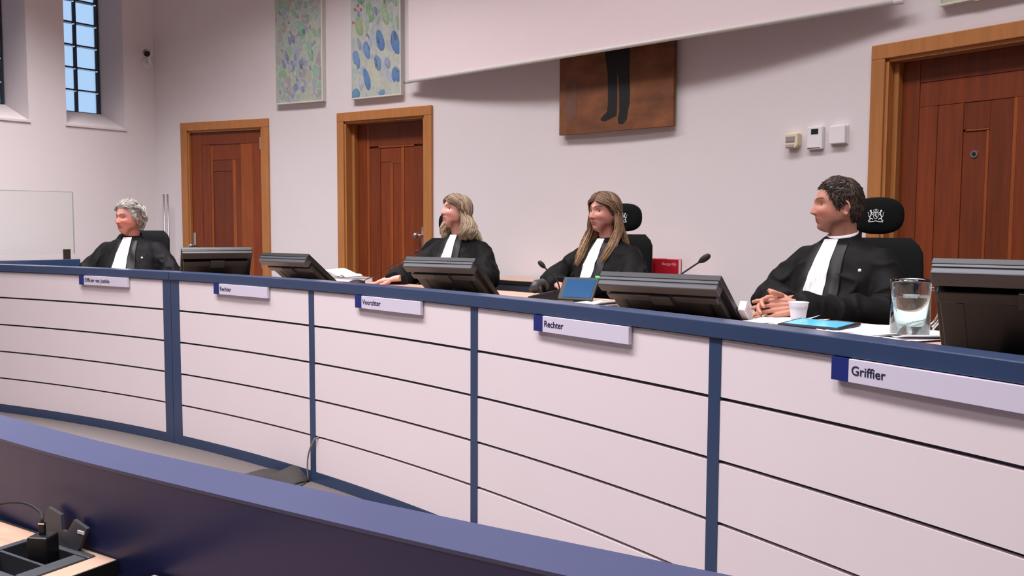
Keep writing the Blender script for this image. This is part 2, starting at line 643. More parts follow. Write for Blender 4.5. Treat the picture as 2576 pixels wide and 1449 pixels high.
def canvas_mat(name, cols, seed, cell=9.0):
    m = D.materials.new(name)
    m.use_nodes = True
    N = m.node_tree.nodes
    L = m.node_tree.links
    b = N['Principled BSDF']
    b.inputs['Roughness'].default_value = 0.7
    tc = N.new('ShaderNodeTexCoord')
    mp = N.new('ShaderNodeMapping')
    mp.inputs['Scale'].default_value = (1.6, 0.01, 1.0)
    mp.inputs['Rotation'].default_value = (0, 0.35, 0)
    mp.inputs['Location'].default_value = (seed, 0, seed * 1.7)
    L.new(tc.outputs['Object'], mp.inputs['Vector'])
    vo = N.new('ShaderNodeTexVoronoi')
    vo.inputs['Scale'].default_value = cell
    L.new(mp.outputs[0], vo.inputs['Vector'])
    sp = N.new('ShaderNodeSeparateColor')
    L.new(vo.outputs['Color'], sp.inputs[0])
    rp = N.new('ShaderNodeValToRGB')
    els = rp.color_ramp.elements
    els[0].position = 0.0
    els[0].color = lin(cols[0])
    els[1].position = 1.0
    els[1].color = lin(cols[-1])
    for k in range(1, len(cols) - 1):
        e = els.new(k / (len(cols) - 1))
        e.color = lin(cols[k])
    L.new(sp.outputs[0], rp.inputs[0])
    ve = N.new('ShaderNodeTexVoronoi')
    ve.feature = 'DISTANCE_TO_EDGE'
    ve.inputs['Scale'].default_value = cell
    L.new(mp.outputs[0], ve.inputs['Vector'])
    r2 = N.new('ShaderNodeMapRange')
    r2.inputs[1].default_value = 0.02
    r2.inputs[2].default_value = 0.10
    r2.inputs[3].default_value = 0.45
    L.new(ve.outputs['Distance'], r2.inputs[0])
    mx = N.new('ShaderNodeMix')
    mx.data_type = 'RGBA'
    mx.inputs[6].default_value = lin((186, 194, 176))
    L.new(r2.outputs[0], mx.inputs[0])
    L.new(rp.outputs[0], mx.inputs[7])
    nz = N.new('ShaderNodeTexNoise')
    nz.inputs['Scale'].default_value = 22
    L.new(tc.outputs['Object'], nz.inputs['Vector'])
    m3 = N.new('ShaderNodeMix')
    m3.data_type = 'RGBA'
    m3.inputs[0].default_value = 0.15
    m3.blend_type = 'OVERLAY'
    L.new(mx.outputs[2], m3.inputs[6])
    L.new(nz.outputs[0], m3.inputs[7])
    L.new(m3.outputs[2], b.inputs['Base Color'])
    return m


M_paint = mat('watercolour_ovals', (120, 140, 190), rough=0.7, var=0.12, scale=40, vcol='tint')


def set_tint(me, cols):
    at = me.color_attributes.new('tint', 'FLOAT_COLOR', 'POINT')
    at.data.foreach_set('color', np.asarray(cols, dtype=np.float32).ravel())


def mixc(a, b, t):
    t = max(0, min(1, t))
    return tuple(a[k] * (1 - t) + b[k] * t for k in range(3))


def ovals(name, lst, parent, y, pale=0.0):
    """painted ovals: (x, z, half width, half height, tilt, rgb)"""
    mb = MB()
    cols = []
    for k, (x, z, a, b, ti, c) in enumerate(lst):
        c = mixc(c, (176, 184, 180), pale)
        n = 20
        vs = [(x, y - 0.0002 * (k % 7), z)]
        lc = lin(c)
        cols.append([v * 1.12 for v in lc[:3]] + [1])
        for j in range(n):
            th = 2 * PI * j / n
            wob = 1 + 0.05 * math.sin(3 * th + k)
            px = a * wob * math.cos(th)
            pz = b * wob * math.sin(th)
            vs.append((x + px * math.cos(ti) - pz * math.sin(ti), y - 0.0002 * (k % 7), z + px * math.sin(ti) + pz * math.cos(ti)))
            sh = 0.82 if pz < 0 else 1.0
            cols.append([v * sh for v in lc[:3]] + [1])
        mb.add(vs, [(0, 1 + j, 1 + (j + 1) % n) for j in range(n)])
    me = mesh_of(name, mb)
    set_tint(me, cols)
    o = obj(name, me, M_paint, parent)
    o['kind'] = 'stuff'
    return o


def painting(aL, aR, z0, z1, cm, ov, lab, pale=0.0):
    a = (aL + aR) / 2
    w = RW * R_(aL - aR)
    loc, rz = wall_frame(a, RW, z0)
    t = thing('abstract_painting', lab, 'painting', loc, rz, 'abstract oval paintings on the curved wall')
    h = z1 - z0
    obj('canvas', MB().bx(-w / 2 + .012, w / 2 - .012, -0.050, -0.008, 0.012, h - 0.012), cm, t)
    for nm, b in (('frame_bottom', (-w / 2, w / 2, -0.052, -0.004, 0, 0.012)), ('frame_top', (-w / 2, w / 2, -0.052, -0.004, h - 0.012, h)),
                  ('frame_side', (-w / 2, -w / 2 + .012, -0.052, -0.004, 0.012, h - .012)), ('frame_side', (w / 2 - .012, w / 2, -0.052, -0.004, .012, h - .012))):
        obj(nm, MB().bx(*b), M_bar, t)
    ovals('painted_ovals', ov, t, -0.0506, pale)
    return t


def mk_ov1(w, h):
    rr = random.Random(3)
    out = []
    for k in range(95):
        z = rr.uniform(0.04, h - 0.05)
        x = rr.uniform(-w / 2 + 0.05, w / 2 - 0.05)
        top = min(1, max(0, (z - 0.35) / 0.6))
        s = rr.uniform(0.5, 1.0)
        if rr.random() < 0.45:
            c = rr.choice([(104, 116, 170), (96, 104, 160), (124, 134, 178), (90, 110, 165)])
            s *= 0.75
        else:
            c = rr.choice([(150, 176, 150), (128, 176, 150), (170, 178, 160), (160, 168, 176), (168, 158, 160)]) if top > 0.3 else rr.choice([(165, 172, 182), (175, 180, 160), (150, 160, 180), (178, 168, 166)])
        if top > 0.75 and rr.random() < 0.5:
            c = rr.choice([(120, 165, 110), (130, 175, 135), (110, 160, 120)])
            s *= 1.3
        out.append((x, z, 0.022 * s, 0.042 * s, rr.uniform(0.1, 0.6), c))
    # the larger marks
    for x, z, a, b, c in ((-.06, .58, .022, .042, (92, 100, 160)), (-.10, .57, .016, .040, (100, 106, 160)), (-.13, .42, .018, .038, (88, 96, 156)), (.03, .34, .02, .045, (92, 98, 158)), (-.07, .33, .022, .06, (98, 106, 165)),
                          (-.03, .14, .025, .04, (92, 102, 168)), (.05, .12, .02, .03, (96, 108, 168)), (.14, .45, .03, .09, (108, 176, 140)), (.04, .66, .04, .07, (112, 176, 140)), (-.17, .36, .02, .04, (98, 112, 172))):
        out.append((x, z, a, b, 0.3, c))
    return out


def mk_ov2(w, h):
    rr = random.Random(5)
    out = []
    for k in range(60):
        z = rr.uniform(0.04, h - 0.05)
        x = rr.uniform(-w / 2 + 0.04, w / 2 - 0.04)
        c = rr.choice([(176, 184, 190), (184, 190, 170), (168, 178, 190), (190, 190, 170)])
        if z > 0.55:
            c = rr.choice([(150, 180, 160), (160, 178, 150), (165, 180, 175)])
        s = rr.uniform(0.5, 1.0)
        out.append((x, z, 0.02 * s, 0.05 * s, rr.uniform(0.1, 0.4), c))
    B1, B2, G1, G2, V = (84, 122, 172), (104, 138, 184), (130, 170, 128), (150, 172, 122), (120, 126, 170)
    W_ = w / 2
    for u, v, a, b, c in ((.60, .475, .042, .095, B1), (.90, .44, .045, .105, B1), (.33, .41, .036, .08, B2), (.12, .34, .038, .085, B2), (.55, .29, .035, .07, B2), (.33, .16, .034, .10, B1), (.91, .17, .05, .068, B1),
                          (.10, .045, .05, .045, (92, 134, 170)), (.63, .035, .035, .025, (98, 140, 165)), (.74, .28, .03, .05, (136, 150, 180)), (.35, .52, .018, .035, V), (.18, .47, .02, .055, (140, 146, 176)),
                          (.40, .72, .042, .085, G1), (.18, .62, .04, .085, G2), (.70, .68, .036, .085, (152, 178, 142)), (.95, .60, .02, .07, (150, 160, 140)), (.52, .73, .018, .04, (124, 130, 172)), (.17, .73, .018, .035, (138, 142, 172)),
                          (.20, .90, .05, .10, (120, 172, 136)), (.50, .93, .06, .12, (118, 178, 132)), (.78, .90, .05, .12, (146, 178, 152)), (.18, 1.02, .05, .1, (124, 176, 140))):
        out.append((-W_ + u * w, v, a, b, 0.28, c))
    for u, v in ((.10, .77), (.16, .80), (.22, .76), (.06, .66), (.04, .93)):
        out.append((-W_ + u * w, v, .012, .016, 0.5, (190, 84, 80)))
    return out


cm1 = canvas_mat('abstract_canvas_green', [(140, 176, 146), (170, 180, 168), (150, 158, 180), (180, 186, 160), (160, 150, 152), (146, 182, 160)], 0.3, 10)
cm2 = canvas_mat('abstract_canvas_blue', [(168, 184, 178), (186, 190, 176), (160, 172, 186), (190, 190, 160), (176, 176, 182)], 2.1, 9)
cm3 = canvas_mat('abstract_canvas_yellow', [(110, 160, 140), (190, 190, 90), (130, 170, 150), (206, 198, 80), (120, 150, 170)], 5.2, 8)
PW = RW * R_(2.5)
painting(63.56, 61.06, 2.475, 3.75, cm1, mk_ov1(PW, 1.275), 'abstract painting of small blue and green ovals, above and between the two left doors', 0.42)
painting(59.60, 57.10, 2.465, 3.75, cm2, mk_ov2(PW, 1.285), 'abstract painting of large blue and green ovals, above the deep-set door', 0.12)
painting(37.97, 35.47, 2.50, 3.75, cm3, [(-.1, .08, .06, .09, .3, (214, 206, 80)), (.08, .1, .05, .08, .2, (96, 160, 130))], 'green and yellow painting cut off above the door at the right')


def portrait():
    aL, aR = 49.885, 45.556
    a = (aL + aR) / 2
    w = 2 * RW * math.sin(R_(aL - aR) / 2)
    z0 = 2.03
    h = 1.45
    loc, rz = wall_frame(a, RW, z0)
    t = thing('portrait_painting', 'brown portrait canvas showing only dark trousers and shoes, cut off by the projection screen', 'painting', loc, rz)
    m = mat('portrait_ground', (118, 72, 42), rough=0.55, var=0.5, scale=3.2, stretch=(1.3, 0.1, 2.6))
    obj('canvas', MB().bx(-w / 2, w / 2, -0.062, -0.03, 0, h), m, t)
    pts = [(700, 240), (706, 330), (740, 560), (745, 900), (735, 985), (690, 1030), (655, 1075), (672, 1098), (720, 1096), (780, 1065), (850, 1030), (856, 800), (852, 545), (868, 545), (880, 800), (885, 960), (865, 1080), (880, 1132), (935, 1128), (975, 1070), (990, 960), (1006, 880), (1010, 760), (1000, 500), (1003, 200)]

    def cv(x, y):
        f = (x - 182) / 1388.0
        u = f * 6.54 / (5.88 + f * 0.66) + 0.022
        return (-w / 2 + u * w, (1275 - 138 * f - y) / (1648 + 200 * f))
    out = [cv(*p) for p in pts]
    ll = out + [(out[-1][0], h - 0.5), (out[0][0] - 0.01, h - 0.5)]
    obj('painted_trousers', MB().prism(ll, -0.0632, -0.0622), mat('painted_black', (20, 19, 20), rough=0.6, var=0.2, scale=10), t)
    sh = [cv(*p) for p in ((300, 560), (360, 600), (360, 1050), (250, 1140), (225, 900), (240, 660))]
    obj('painted_patch', MB().prism(sh, -0.0628, -0.0622), mat('painted_lilac', (104, 70, 56), rough=0.6, var=0.3, scale=6), t)  # muted patch near the left side of the canvas
    obj('stretcher', MB().bx(-w / 2 + .06, w / 2 - .06, -0.03, -0.004, 0.06, h - .06), M_frame, t)


portrait()


def projection_screen():
    pl = pol(56.72, 12.80)
    pr = pol(38.80, 12.80)
    c = (pl + pr) / 2
    d = pr - pl
    L = d.length
    t = thing('projection_screen', 'white roll-down projection screen hanging in front of the curved wall', 'projection screen', (c.x, c.y, 2.545), math.atan2(d.y, d.x))
    obj('fabric', MB().bx(-L / 2 + 0.04, L / 2 - 0.04, -0.001, 0.001, 0.02, 1.55), M_roll, t)
    bar = MB().tube([(-L / 2, 0, 0.012), (L / 2 - 0.0, 0, 0.012)], 0.014, n=12)
    obj('weight_bar', bar, M_bar, t, smooth=True)
    obj('bar_cap', MB().tube([(-L / 2 - 0.012, 0, 0.012), (-L / 2 + 0.006, 0, 0.012)], 0.011, n=12), M_black, t)
    cap = MB().tube([(L / 2 - 0.03, 0, 0.014), (L / 2 + 0.018, 0, 0.014)], 0.021, n=14)
    obj('bar_cap', cap, M_white, t)
    obj('edge_strip', MB().bx(L / 2 - 0.052, L / 2 - 0.040, -0.0016, 0.0016, 0.03, 1.55), M_black, t)
    obj('roller_case', MB().bx(-L / 2 - 0.05, L / 2 + 0.05, -0.07, 0.07, 1.54, 1.70), M_white, t, bevel=0.01)


projection_screen()

# ------------------------------------------------------------------ small things on the walls


def wall_boxes():
    loc, rz = wall_frame(41.73, RW, 1.874)
    t = thing('motion_sensor', 'small cream motion detector, leftmost of three white boxes beside the right door', 'sensor', loc, rz)
    b = MB().prism([(-.042, .042), (.042, .042), (.042, -.028), (.026, -.044), (-.042, -.044)], -0.045, 0.0)
    obj('housing', b, M_cream, t, bevel=0.004)
    obj('lens', MB().bx(-.036, .022, -0.05, -0.04, -0.008, 0.026), mat('sensor_lens', (150, 144, 150), rough=0.3), t, bevel=0.003)
    obj('lower_lens', MB().bx(-.036, .018, -0.049, -0.04, -0.040, -0.020), mat('sensor_lens2', (176, 164, 160), rough=0.3), t, bevel=0.003)
    loc, rz = wall_frame(41.1, RW, 1.881)
    t = thing('thermostat', 'white wall thermostat with a small dark display, middle of the three boxes', 'thermostat', loc, rz)
    obj('housing', MB().bx(-.048, .048, -0.028, 0.0, -0.066, 0.066), M_white, t, bevel=0.004)
    obj('display', MB().bx(-.022, .022, -0.030, -0.026, 0.022, 0.052), M_black, t)
    obj('cover_edge', MB().bx(-.044, .036, -0.0295, -0.027, -0.060, -0.056), M_greyp, t)
    loc, rz = wall_frame(40.46, RW, 1.889)
    t = thing('wall_box', 'plain white square box, rightmost of the three beside the right door', 'wall box', loc, rz)
    obj('housing', MB().bx(-.049, .049, -0.036, 0.0, -0.051, 0.051), M_white, t, bevel=0.004)
    obj('backplate', MB().bx(-.053, .053, -0.008, 0.0, -0.053, 0.053), M_white, t)
    # security camera on the window wall, near the corner
    p = LC + Matrix.Rotation(LANG, 3, 'Z') @ Vector((-0.07, 0, 2.985))
    t = thing('security_camera', 'small white security camera with a black lens on the window wall', 'camera', p, LANG)
    obj('mount', MB().tube([(0, 0, -0.03), (0, -0.018, -0.03)], 0.05, n=20), M_white, t)
    obj('arm', MB().tube([(0, -0.015, -0.03), (0.0, -0.07, -0.03), (-0.03, -0.10, 0.02)], 0.012, n=10), M_white, t, smooth=True)
    d = Vector((-0.62, -0.75, -0.16)).normalized()
    c0 = Vector((-0.035, -0.10, 0.045))
    obj('barrel', MB().tube([c0 - d * 0.05, c0 + d * 0.07], 0.034, n=20), M_white, t, smooth=False, bevel=0.004)
    obj('lens', MB().tube([c0 + d * 0.065, c0 + d * 0.08], [0.030, 0.027], n=20), M_black, t)
    obj('sun_hood', MB().tube([c0 - d * 0.03 + Vector((0, 0, .012)), c0 + d * 0.09 + Vector((0, 0, .008))], 0.036, n=20, cap=False), M_white, t)


wall_boxes()


def steel_rails():
    p = pol(69.47, RW - 0.10)
    t = thing('steel_rail_stand', 'pair of upright steel tubes standing beside the leftmost door', 'steel rails', (p.x, p.y, FZ), R_(69.47 - 90))
    for x in (-0.024, 0.024):
        obj('tube', MB().tube([(x, 0, 0.01), (x, 0, 1.44)], 0.0085, n=12), M_steel, t, smooth=True)
    for z in (0.25, 0.85):
        obj('bracket', MB().bx(-0.034, 0.034, -0.008, 0.008, z, z + 0.03), M_steel, t)
    obj('foot_plate', MB().bx(-0.07, 0.07, -0.05, 0.05, 0, 0.012), M_steel, t)


steel_rails()
# ------------------------------------------------------------------ curved judges' bench
ZB, ZP, ZT = 0.0565, 1.0205, 1.0698
ZL = [0.2478, 0.4428, 0.6378, 0.8328]
GAP = 0.006


def bench(name, lab, bays, posts, a_hi, a_lo, desk_depth, desk_ang):
    """bays: (a_left, a_right) of the slatted fields; posts: (a_left, a_right)"""
    am = (a_hi + a_lo) / 2
    base = pol(am, RB + 0.05, 0)
    t = thing(name, lab, 'bench', base)
    off = tuple(base)
    obj('top_rail', MB().arc(a_hi, a_lo, RB - 0.012, RB + 0.09, ZP, ZT, off=off), M_navy, t, bevel=0.003)
    obj('base_rail', MB().arc(a_hi, a_lo, RB, RB + 0.04, 0.0, ZB, off=off), M_navy, t)
    for p0, p1 in posts:
        obj('post', MB().arc(p0, p1, RB, RB + 0.05, ZB, ZP, n=1, off=off), M_navy, t)
    obj('backing', MB().arc(a_hi, a_lo, RB + 0.022, RB + 0.045, ZB, ZP, off=off), M_navy_dark, t)
    zz = [ZB] + ZL + [ZP]
    for k, (b0, b1) in enumerate(bays):
        for i in range(5):
            j = random.uniform(-0.0012, 0.0012)
            ea = random.uniform(-0.012, 0.012)
            pn = MB().arc(b0 + ea * 0.3, b1 + ea, RB + 0.003 + j, RB + 0.024, zz[i] + (GAP if i else 0.002), zz[i + 1] - (GAP if i < 4 else 0.004), off=off)
            obj('slat_panel', pn, M_slat, t)
    obj('upstand', MB().arc(a_hi, a_lo, RB + 0.05, RB + 0.07, FZ, ZP, off=off), M_navy, t)
    obj('desk_top', MB().arc(desk_ang[0], desk_ang[1], RB + 0.07, RB + desk_depth, DZ - 0.03, DZ, off=off), M_desk, t, bevel=0.002)
    n = max(2, int((a_hi - a_lo) / 7) + 1)
    for i in range(n):
        a = a_hi - 0.4 + (a_lo - a_hi + 0.8) * i / (n - 1)
        obj('desk_support', MB().arc(a + .08, a - .08, RB + 0.08, RB + desk_depth - 0.12, FZ, DZ - 0.03, n=1, off=off), M_navy, t)
    return t


bench('prosecution_bench', 'curved navy and white slatted bench at the left, in front of the grey-haired man',
      [(67.0, 56.501), (76.0, 67.4)], [(56.501, 56.07), (67.4, 67.0)], 76.0, 56.07, 0.62, (70.5, 56.07))
bench('judges_bench', 'long curved navy and white slatted bench before the two women',
      [(55.606, 48.887), (48.639, 42.007), (41.76, 35.061), (34.802, 27.9), (27.6, 20.9)],
      [(56.045, 55.606), (48.887, 48.639), (42.007, 41.76), (35.061, 34.802), (27.9, 27.6), (20.9, 20.6)], 56.045, 20.6, 1.0, (55.9, 20.7))


def nameplate(aL, txt, lab, ts=0.034):
    wd = 0.505
    aM = aL - math.degrees(wd / 2 / RB)
    loc, rz = wall_frame(aM, RB - 0.013, 0.958)
    t = thing('nameplate', lab, 'nameplate', loc, rz, 'nameplates on the bench front')
    h = 0.0605
    obj('plate', MB().bx(-wd / 2 + 0.053, wd / 2, -0.010, 0.006, 0, h), M_plate, t, bevel=0.001)
    obj('blue_block', MB().bx(-wd / 2, -wd / 2 + 0.053, -0.0101, 0.006, 0, h), M_blue, t, label='dark blue square')
    me = text_mesh(txt, ts)
    obj('lettering', me, M_text, t, loc=(-wd / 2 + 0.062, -0.0108, 0.021), rot=(PI / 2, 0, 0), label='dark lettering %s' % txt)


nameplate(61.10, 'Officier van Justitie', 'nameplate reading Officier van Justitie below the grey-haired man', 0.034)
nameplate(53.55, 'Rechter', 'nameplate reading Rechter on the bench section of the empty seat')
nameplate(46.57, 'Voorzitter', 'nameplate reading Voorzitter in front of the blonde woman')
nameplate(39.70, 'Rechter', 'nameplate reading Rechter in front of the woman with long brown hair')
nameplate(32.56, 'Griffier', 'nameplate reading Griffier in front of the man at the right')

# ------------------------------------------------------------------ bench in the foreground
FE = [(-2.60, 2.95), (-2.05, 2.52), (-1.50, 2.105), (-1.072, 1.793), (-0.871, 1.655), (-0.708, 1.556), (-0.56, 1.464), (-0.431, 1.388), (-0.297, 1.306), (-0.156, 1.22), (-0.031, 1.15), (0.071, 1.091), (0.45, 0.875), (0.95, 0.60), (1.5, 0.31)]
FZT = 0.91


def smooth_curve(pts, n=60):
    p = np.array(pts, float)
    d = np.r_[0, np.cumsum(np.hypot(*np.diff(p, axis=0).T))]
    s = np.linspace(0, d[-1], n)
    x = np.interp(s, d, p[:, 0])
    y = np.interp(s, d, p[:, 1])
    for _ in range(6):
        x[1:-1] = (x[:-2] + 2 * x[1:-1] + x[2:]) / 4
        y[1:-1] = (y[:-2] + 2 * y[1:-1] + y[2:]) / 4
    return np.c_[x, y]


FC = smooth_curve(FE)
FT = np.gradient(FC, axis=0)
FT /= np.hypot(*FT.T)[:, None]
FN = np.c_[-FT[:, 1], FT[:, 0]]           # away from the camera


def sweep(o0, o1, z0, z1, off):
    rr = []
    for p, n in zip(FC, FN):
        a = p + n * o0
        b = p + n * o1
        rr.append([(a[0] - off[0], a[1] - off[1], z0), (b[0] - off[0], b[1] - off[1], z0), (b[0] - off[0], b[1] - off[1], z1), (a[0] - off[0], a[1] - off[1], z1)])
    return MB().rings(rr)


def fore_bench():
    c = FC[30]
    off = (c[0], c[1])
    t = thing('party_bench', 'dark blue lacquered bench rail curving across the foreground', 'bench', (c[0], c[1], 0))
    obj('top_rail', sweep(0, 0.108, FZT - 0.006, FZT, off), M_navy_fore, t)
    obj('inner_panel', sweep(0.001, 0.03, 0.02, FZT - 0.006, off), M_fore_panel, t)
    obj('outer_panel', sweep(0.08, 0.107, 0.02, FZT - 0.006, off), M_navy_fore, t)
    obj('plinth', sweep(0.02, 0.085, 0.0, 0.05, off), M_navy_dark, t)


fore_bench()


def near(p):
    """offset a point of the desk edge slightly off the bench's inner face"""
    return p


def poly_slab(poly, z0, z1, off):
    n = len(poly)
    vs = [(p[0] - off[0], p[1] - off[1], z0) for p in poly] + [(p[0] - off[0], p[1] - off[1], z1) for p in poly]
    return MB().add(vs, [tuple(range(n - 1, -1, -1)), tuple(range(n, 2 * n))] + [(i, (i + 1) % n, (i + 1) % n + n, i + n) for i in range(n)])


SOCK_C = Vector((-0.897, 1.568, 0.74))       # middle of the socket box
BDIR = Vector((0.862, -0.508, 0)).normalized()   # along the bench, to the right
SDIR = Vector((-0.508, -0.862, 0)).normalized()  # the desk's cut end


def fore_desks():
    b0 = Vector((-1.072, 1.776, 0))
    cr = Vector((-0.730, 1.568, 0))
    far = b0 + (b0 - cr).normalized() * 1.1
    off = (cr.x, cr.y)
    t = thing('party_desk', 'pale wooden desk with a black edge at the lower left, holding the socket box', 'desk', (cr.x, cr.y, 0))
    p4 = cr + SDIR * 0.75
    p5 = far + SDIR * 0.75
    # hole for the socket box
    ex = BDIR
    ey = SDIR
    c = Vector((SOCK_C.x, SOCK_C.y, 0))
    hx, hy = 0.097, 0.075
    q = [c + ex * hx + ey * hy, c + ex * hx - ey * hy, c - ex * hx - ey * hy, c - ex * hx + ey * hy]
    outer = [p4, cr, far, p5]
    mb = MB()
    vs = []
    for z in (0.715, 0.74):
        vs += [(p.x - off[0], p.y - off[1], z) for p in outer] + [(p.x - off[0], p.y - off[1], z) for p in q]
    fs = []
    for i in range(4):
        j = (i + 1) % 4
        fs += [(8 + i, 8 + j, 12 + j, 12 + i), (i, 4 + i, 4 + j, j), (i, j, 8 + j, 8 + i), (4 + i, 12 + i, 12 + j, 4 + j)]
    mb.add(vs, fs)
    obj('desk_top', mb, M_desk, t)
    # black edge strip along the cut end and the back
    e = MB()
    w = BDIR * 0.004
    for a, b, d in ((cr, p4, BDIR * 0.004), (far, cr, Vector((0.508, 0.862, 0)) * 0.006)):
        poly = [a, b, b + d, a + d]
        e2 = poly_slab([(p.x, p.y) for p in poly], 0.712, 0.7405, off)
        e.add(e2.v, e2.f)
    obj('edge_strip', e, M_rubber, t)
    poly = [cr + SDIR * 0.02 - BDIR * 0.03, cr + SDIR * 0.02 + BDIR * 0.035, p4 + BDIR * 0.035, p4 - BDIR * 0.03]
    obj('side_panel', poly_slab([(p.x, p.y) for p in poly], 0.0, 0.712, off), M_rubber, t)
    # next desk
    c2 = Vector((-0.652, 1.488, 0)) + Vector((0.02, 0.012, 0))
    t2 = thing('party_desk', 'corner of the next wooden desk peeping in at the bottom edge', 'desk', (c2.x, c2.y, 0))
    poly = [c2, c2 + SDIR * 0.75, c2 + SDIR * 0.75 + BDIR * 1.5, c2 + BDIR * 1.5 + Vector((0, -0.03, 0))]
    obj('desk_top', poly_slab([(p.x, p.y) for p in poly], 0.715, 0.74, (c2.x, c2.y)), M_desk, t2)
    poly = [c2 + SDIR * 0.05 + BDIR * 0.06, c2 + SDIR * 0.7 + BDIR * 0.06, c2 + SDIR * 0.7 + BDIR * 0.09, c2 + SDIR * 0.05 + BDIR * 0.09]
    obj('side_panel', poly_slab([(p.x, p.y) for p in poly], 0.0, 0.715, (c2.x, c2.y)), M_rubber, t2)
    return q


fore_desks()


def socket_box():
    M = Matrix((tuple((BDIR.x, -SDIR.x, 0)), (BDIR.y, -SDIR.y, 0), (0, 0, 1)))
    # local frame: x along the bench, y towards the bench
    t = thing('socket_box', 'black socket box with its lid flipped up, let into the wooden desk', 'socket box', SOCK_C)

    def loc(mb):
        return mb.xf(M.to_4x4())
    fr = MB()
    hx, hy = 0.097, 0.075
    fr.bx(-hx, hx, -hy, -hy + 0.018, -0.05, 0.003).bx(-hx, hx, hy - 0.016, hy, -0.05, 0.003)
    fr.bx(-hx, -hx + 0.016, -hy + 0.018, hy - 0.02, -0.05, 0.004).bx(hx - 0.035, hx, -hy + 0.018, hy - 0.02, -0.05, 0.004)
    obj('frame', loc(fr), M_blackg, t, bevel=0.002)
    obj('well', loc(MB().bx(-hx + .01, hx - .01, -hy + .01, hy - .01, -0.055, -0.046)), M_black, t)
    obj('divider', loc(MB().bx(-hx + .016, hx - .035, -0.006, 0.0, -0.045, 0.002)), M_blackg, t)
    for x in (-0.05, 0.007):
        s = MB().tube([(x, 0.032, -0.046), (x, 0.024, -0.034)], 0.020, n=20)
        obj('socket', loc(s), M_black, t)
    lid = MB()
    # lid standing up at the back, tilted a little away, with cut corners
    L = [(-0.055, 0.0), (-0.062, 0.045), (-0.054, 0.066), (-0.012, 0.058), (-0.004, 0.03), (0.012, 0.03), (0.030, 0.056), (0.072, 0.046), (0.050, 0.0)]
    n = len(L)
    vs = [(x, hy - 0.006 + z * 0.12, z + 0.002) for x, z in L] + [(x, hy + 0.001 + z * 0.12, z + 0.002) for x, z in L]
    lid.add(vs, [tuple(range(n)), tuple(range(2 * n - 1, n - 1, -1))] + [(i, i + n, (i + 1) % n + n, (i + 1) % n) for i in range(n)])
    obj('lid', loc(lid), M_blackg, t, label='dark grey lid flipped up')
    mk = MB().bx(0.046, 0.066, hy - 0.0030, hy - 0.0014, 0.036, 0.042)
    obj('lid_print', loc(mk), M_white, t, label='small white print')
    # phone charger standing in the box
    b = M @ Vector((0.007, 0.028, 0))
    c = thing('usb_charger', 'black cube phone charger plugged into the socket box, with a thin cable', 'charger', SOCK_C + b + Vector((0, 0, -0.034)), math.atan2(M[1][0], M[0][0]) + 0.42)
    obj('body', MB().box((0, 0, 0.042), (0.040, 0.040, 0.064)), M_black, c, bevel=0.004)
    obj('base', MB().lathe([(0.0, 0.0), (0.021, 0.0), (0.023, 0.004), (0.023, 0.012), (0.0, 0.012)], n=24), M_black, c)
    obj('plug', MB().bx(-0.0055, 0.0055, -0.003, 0.003, 0.073, 0.095), M_black, c, bevel=0.001)
    obj('plug_tip', MB().bx(-0.006, 0.006, -0.0035, 0.0035, 0.094, 0.0965), M_chrome, c)
    # cable from the plug off to the left
    wz = c.matrix_basis if False else None
    top = SOCK_C + b + Vector((0, 0, 0.061))
    k = [Vector(p) for p in ((-0.894, 1.62, 0.811), (-0.931, 1.64, 0.823), (-0.974, 1.66, 0.818), (-1.009, 1.68, 0.808), (-1.15, 1.70, 0.77), (-1.30, 1.72, 0.745))]
    pts = [top - Vector((0, 0, 0.004)), top + Vector((0, 0, 0.012))] + k
    for _ in range(3):
        q = [pts[0]]
        for i in range(len(pts) - 1):
            q += [pts[i] * 0.75 + pts[i + 1] * 0.25, pts[i] * 0.25 + pts[i + 1] * 0.75]
        pts = q + [pts[-1]]
    iv = Matrix.Translation(-(c.location))
    rotm = Matrix.Rotation(-c.rotation_euler[2], 4, 'Z')
    cb = MB().tube(pts, 0.0026, n=8).xf(rotm @ iv)
    obj('cable', cb, M_rubber, c, smooth=True)


socket_box()


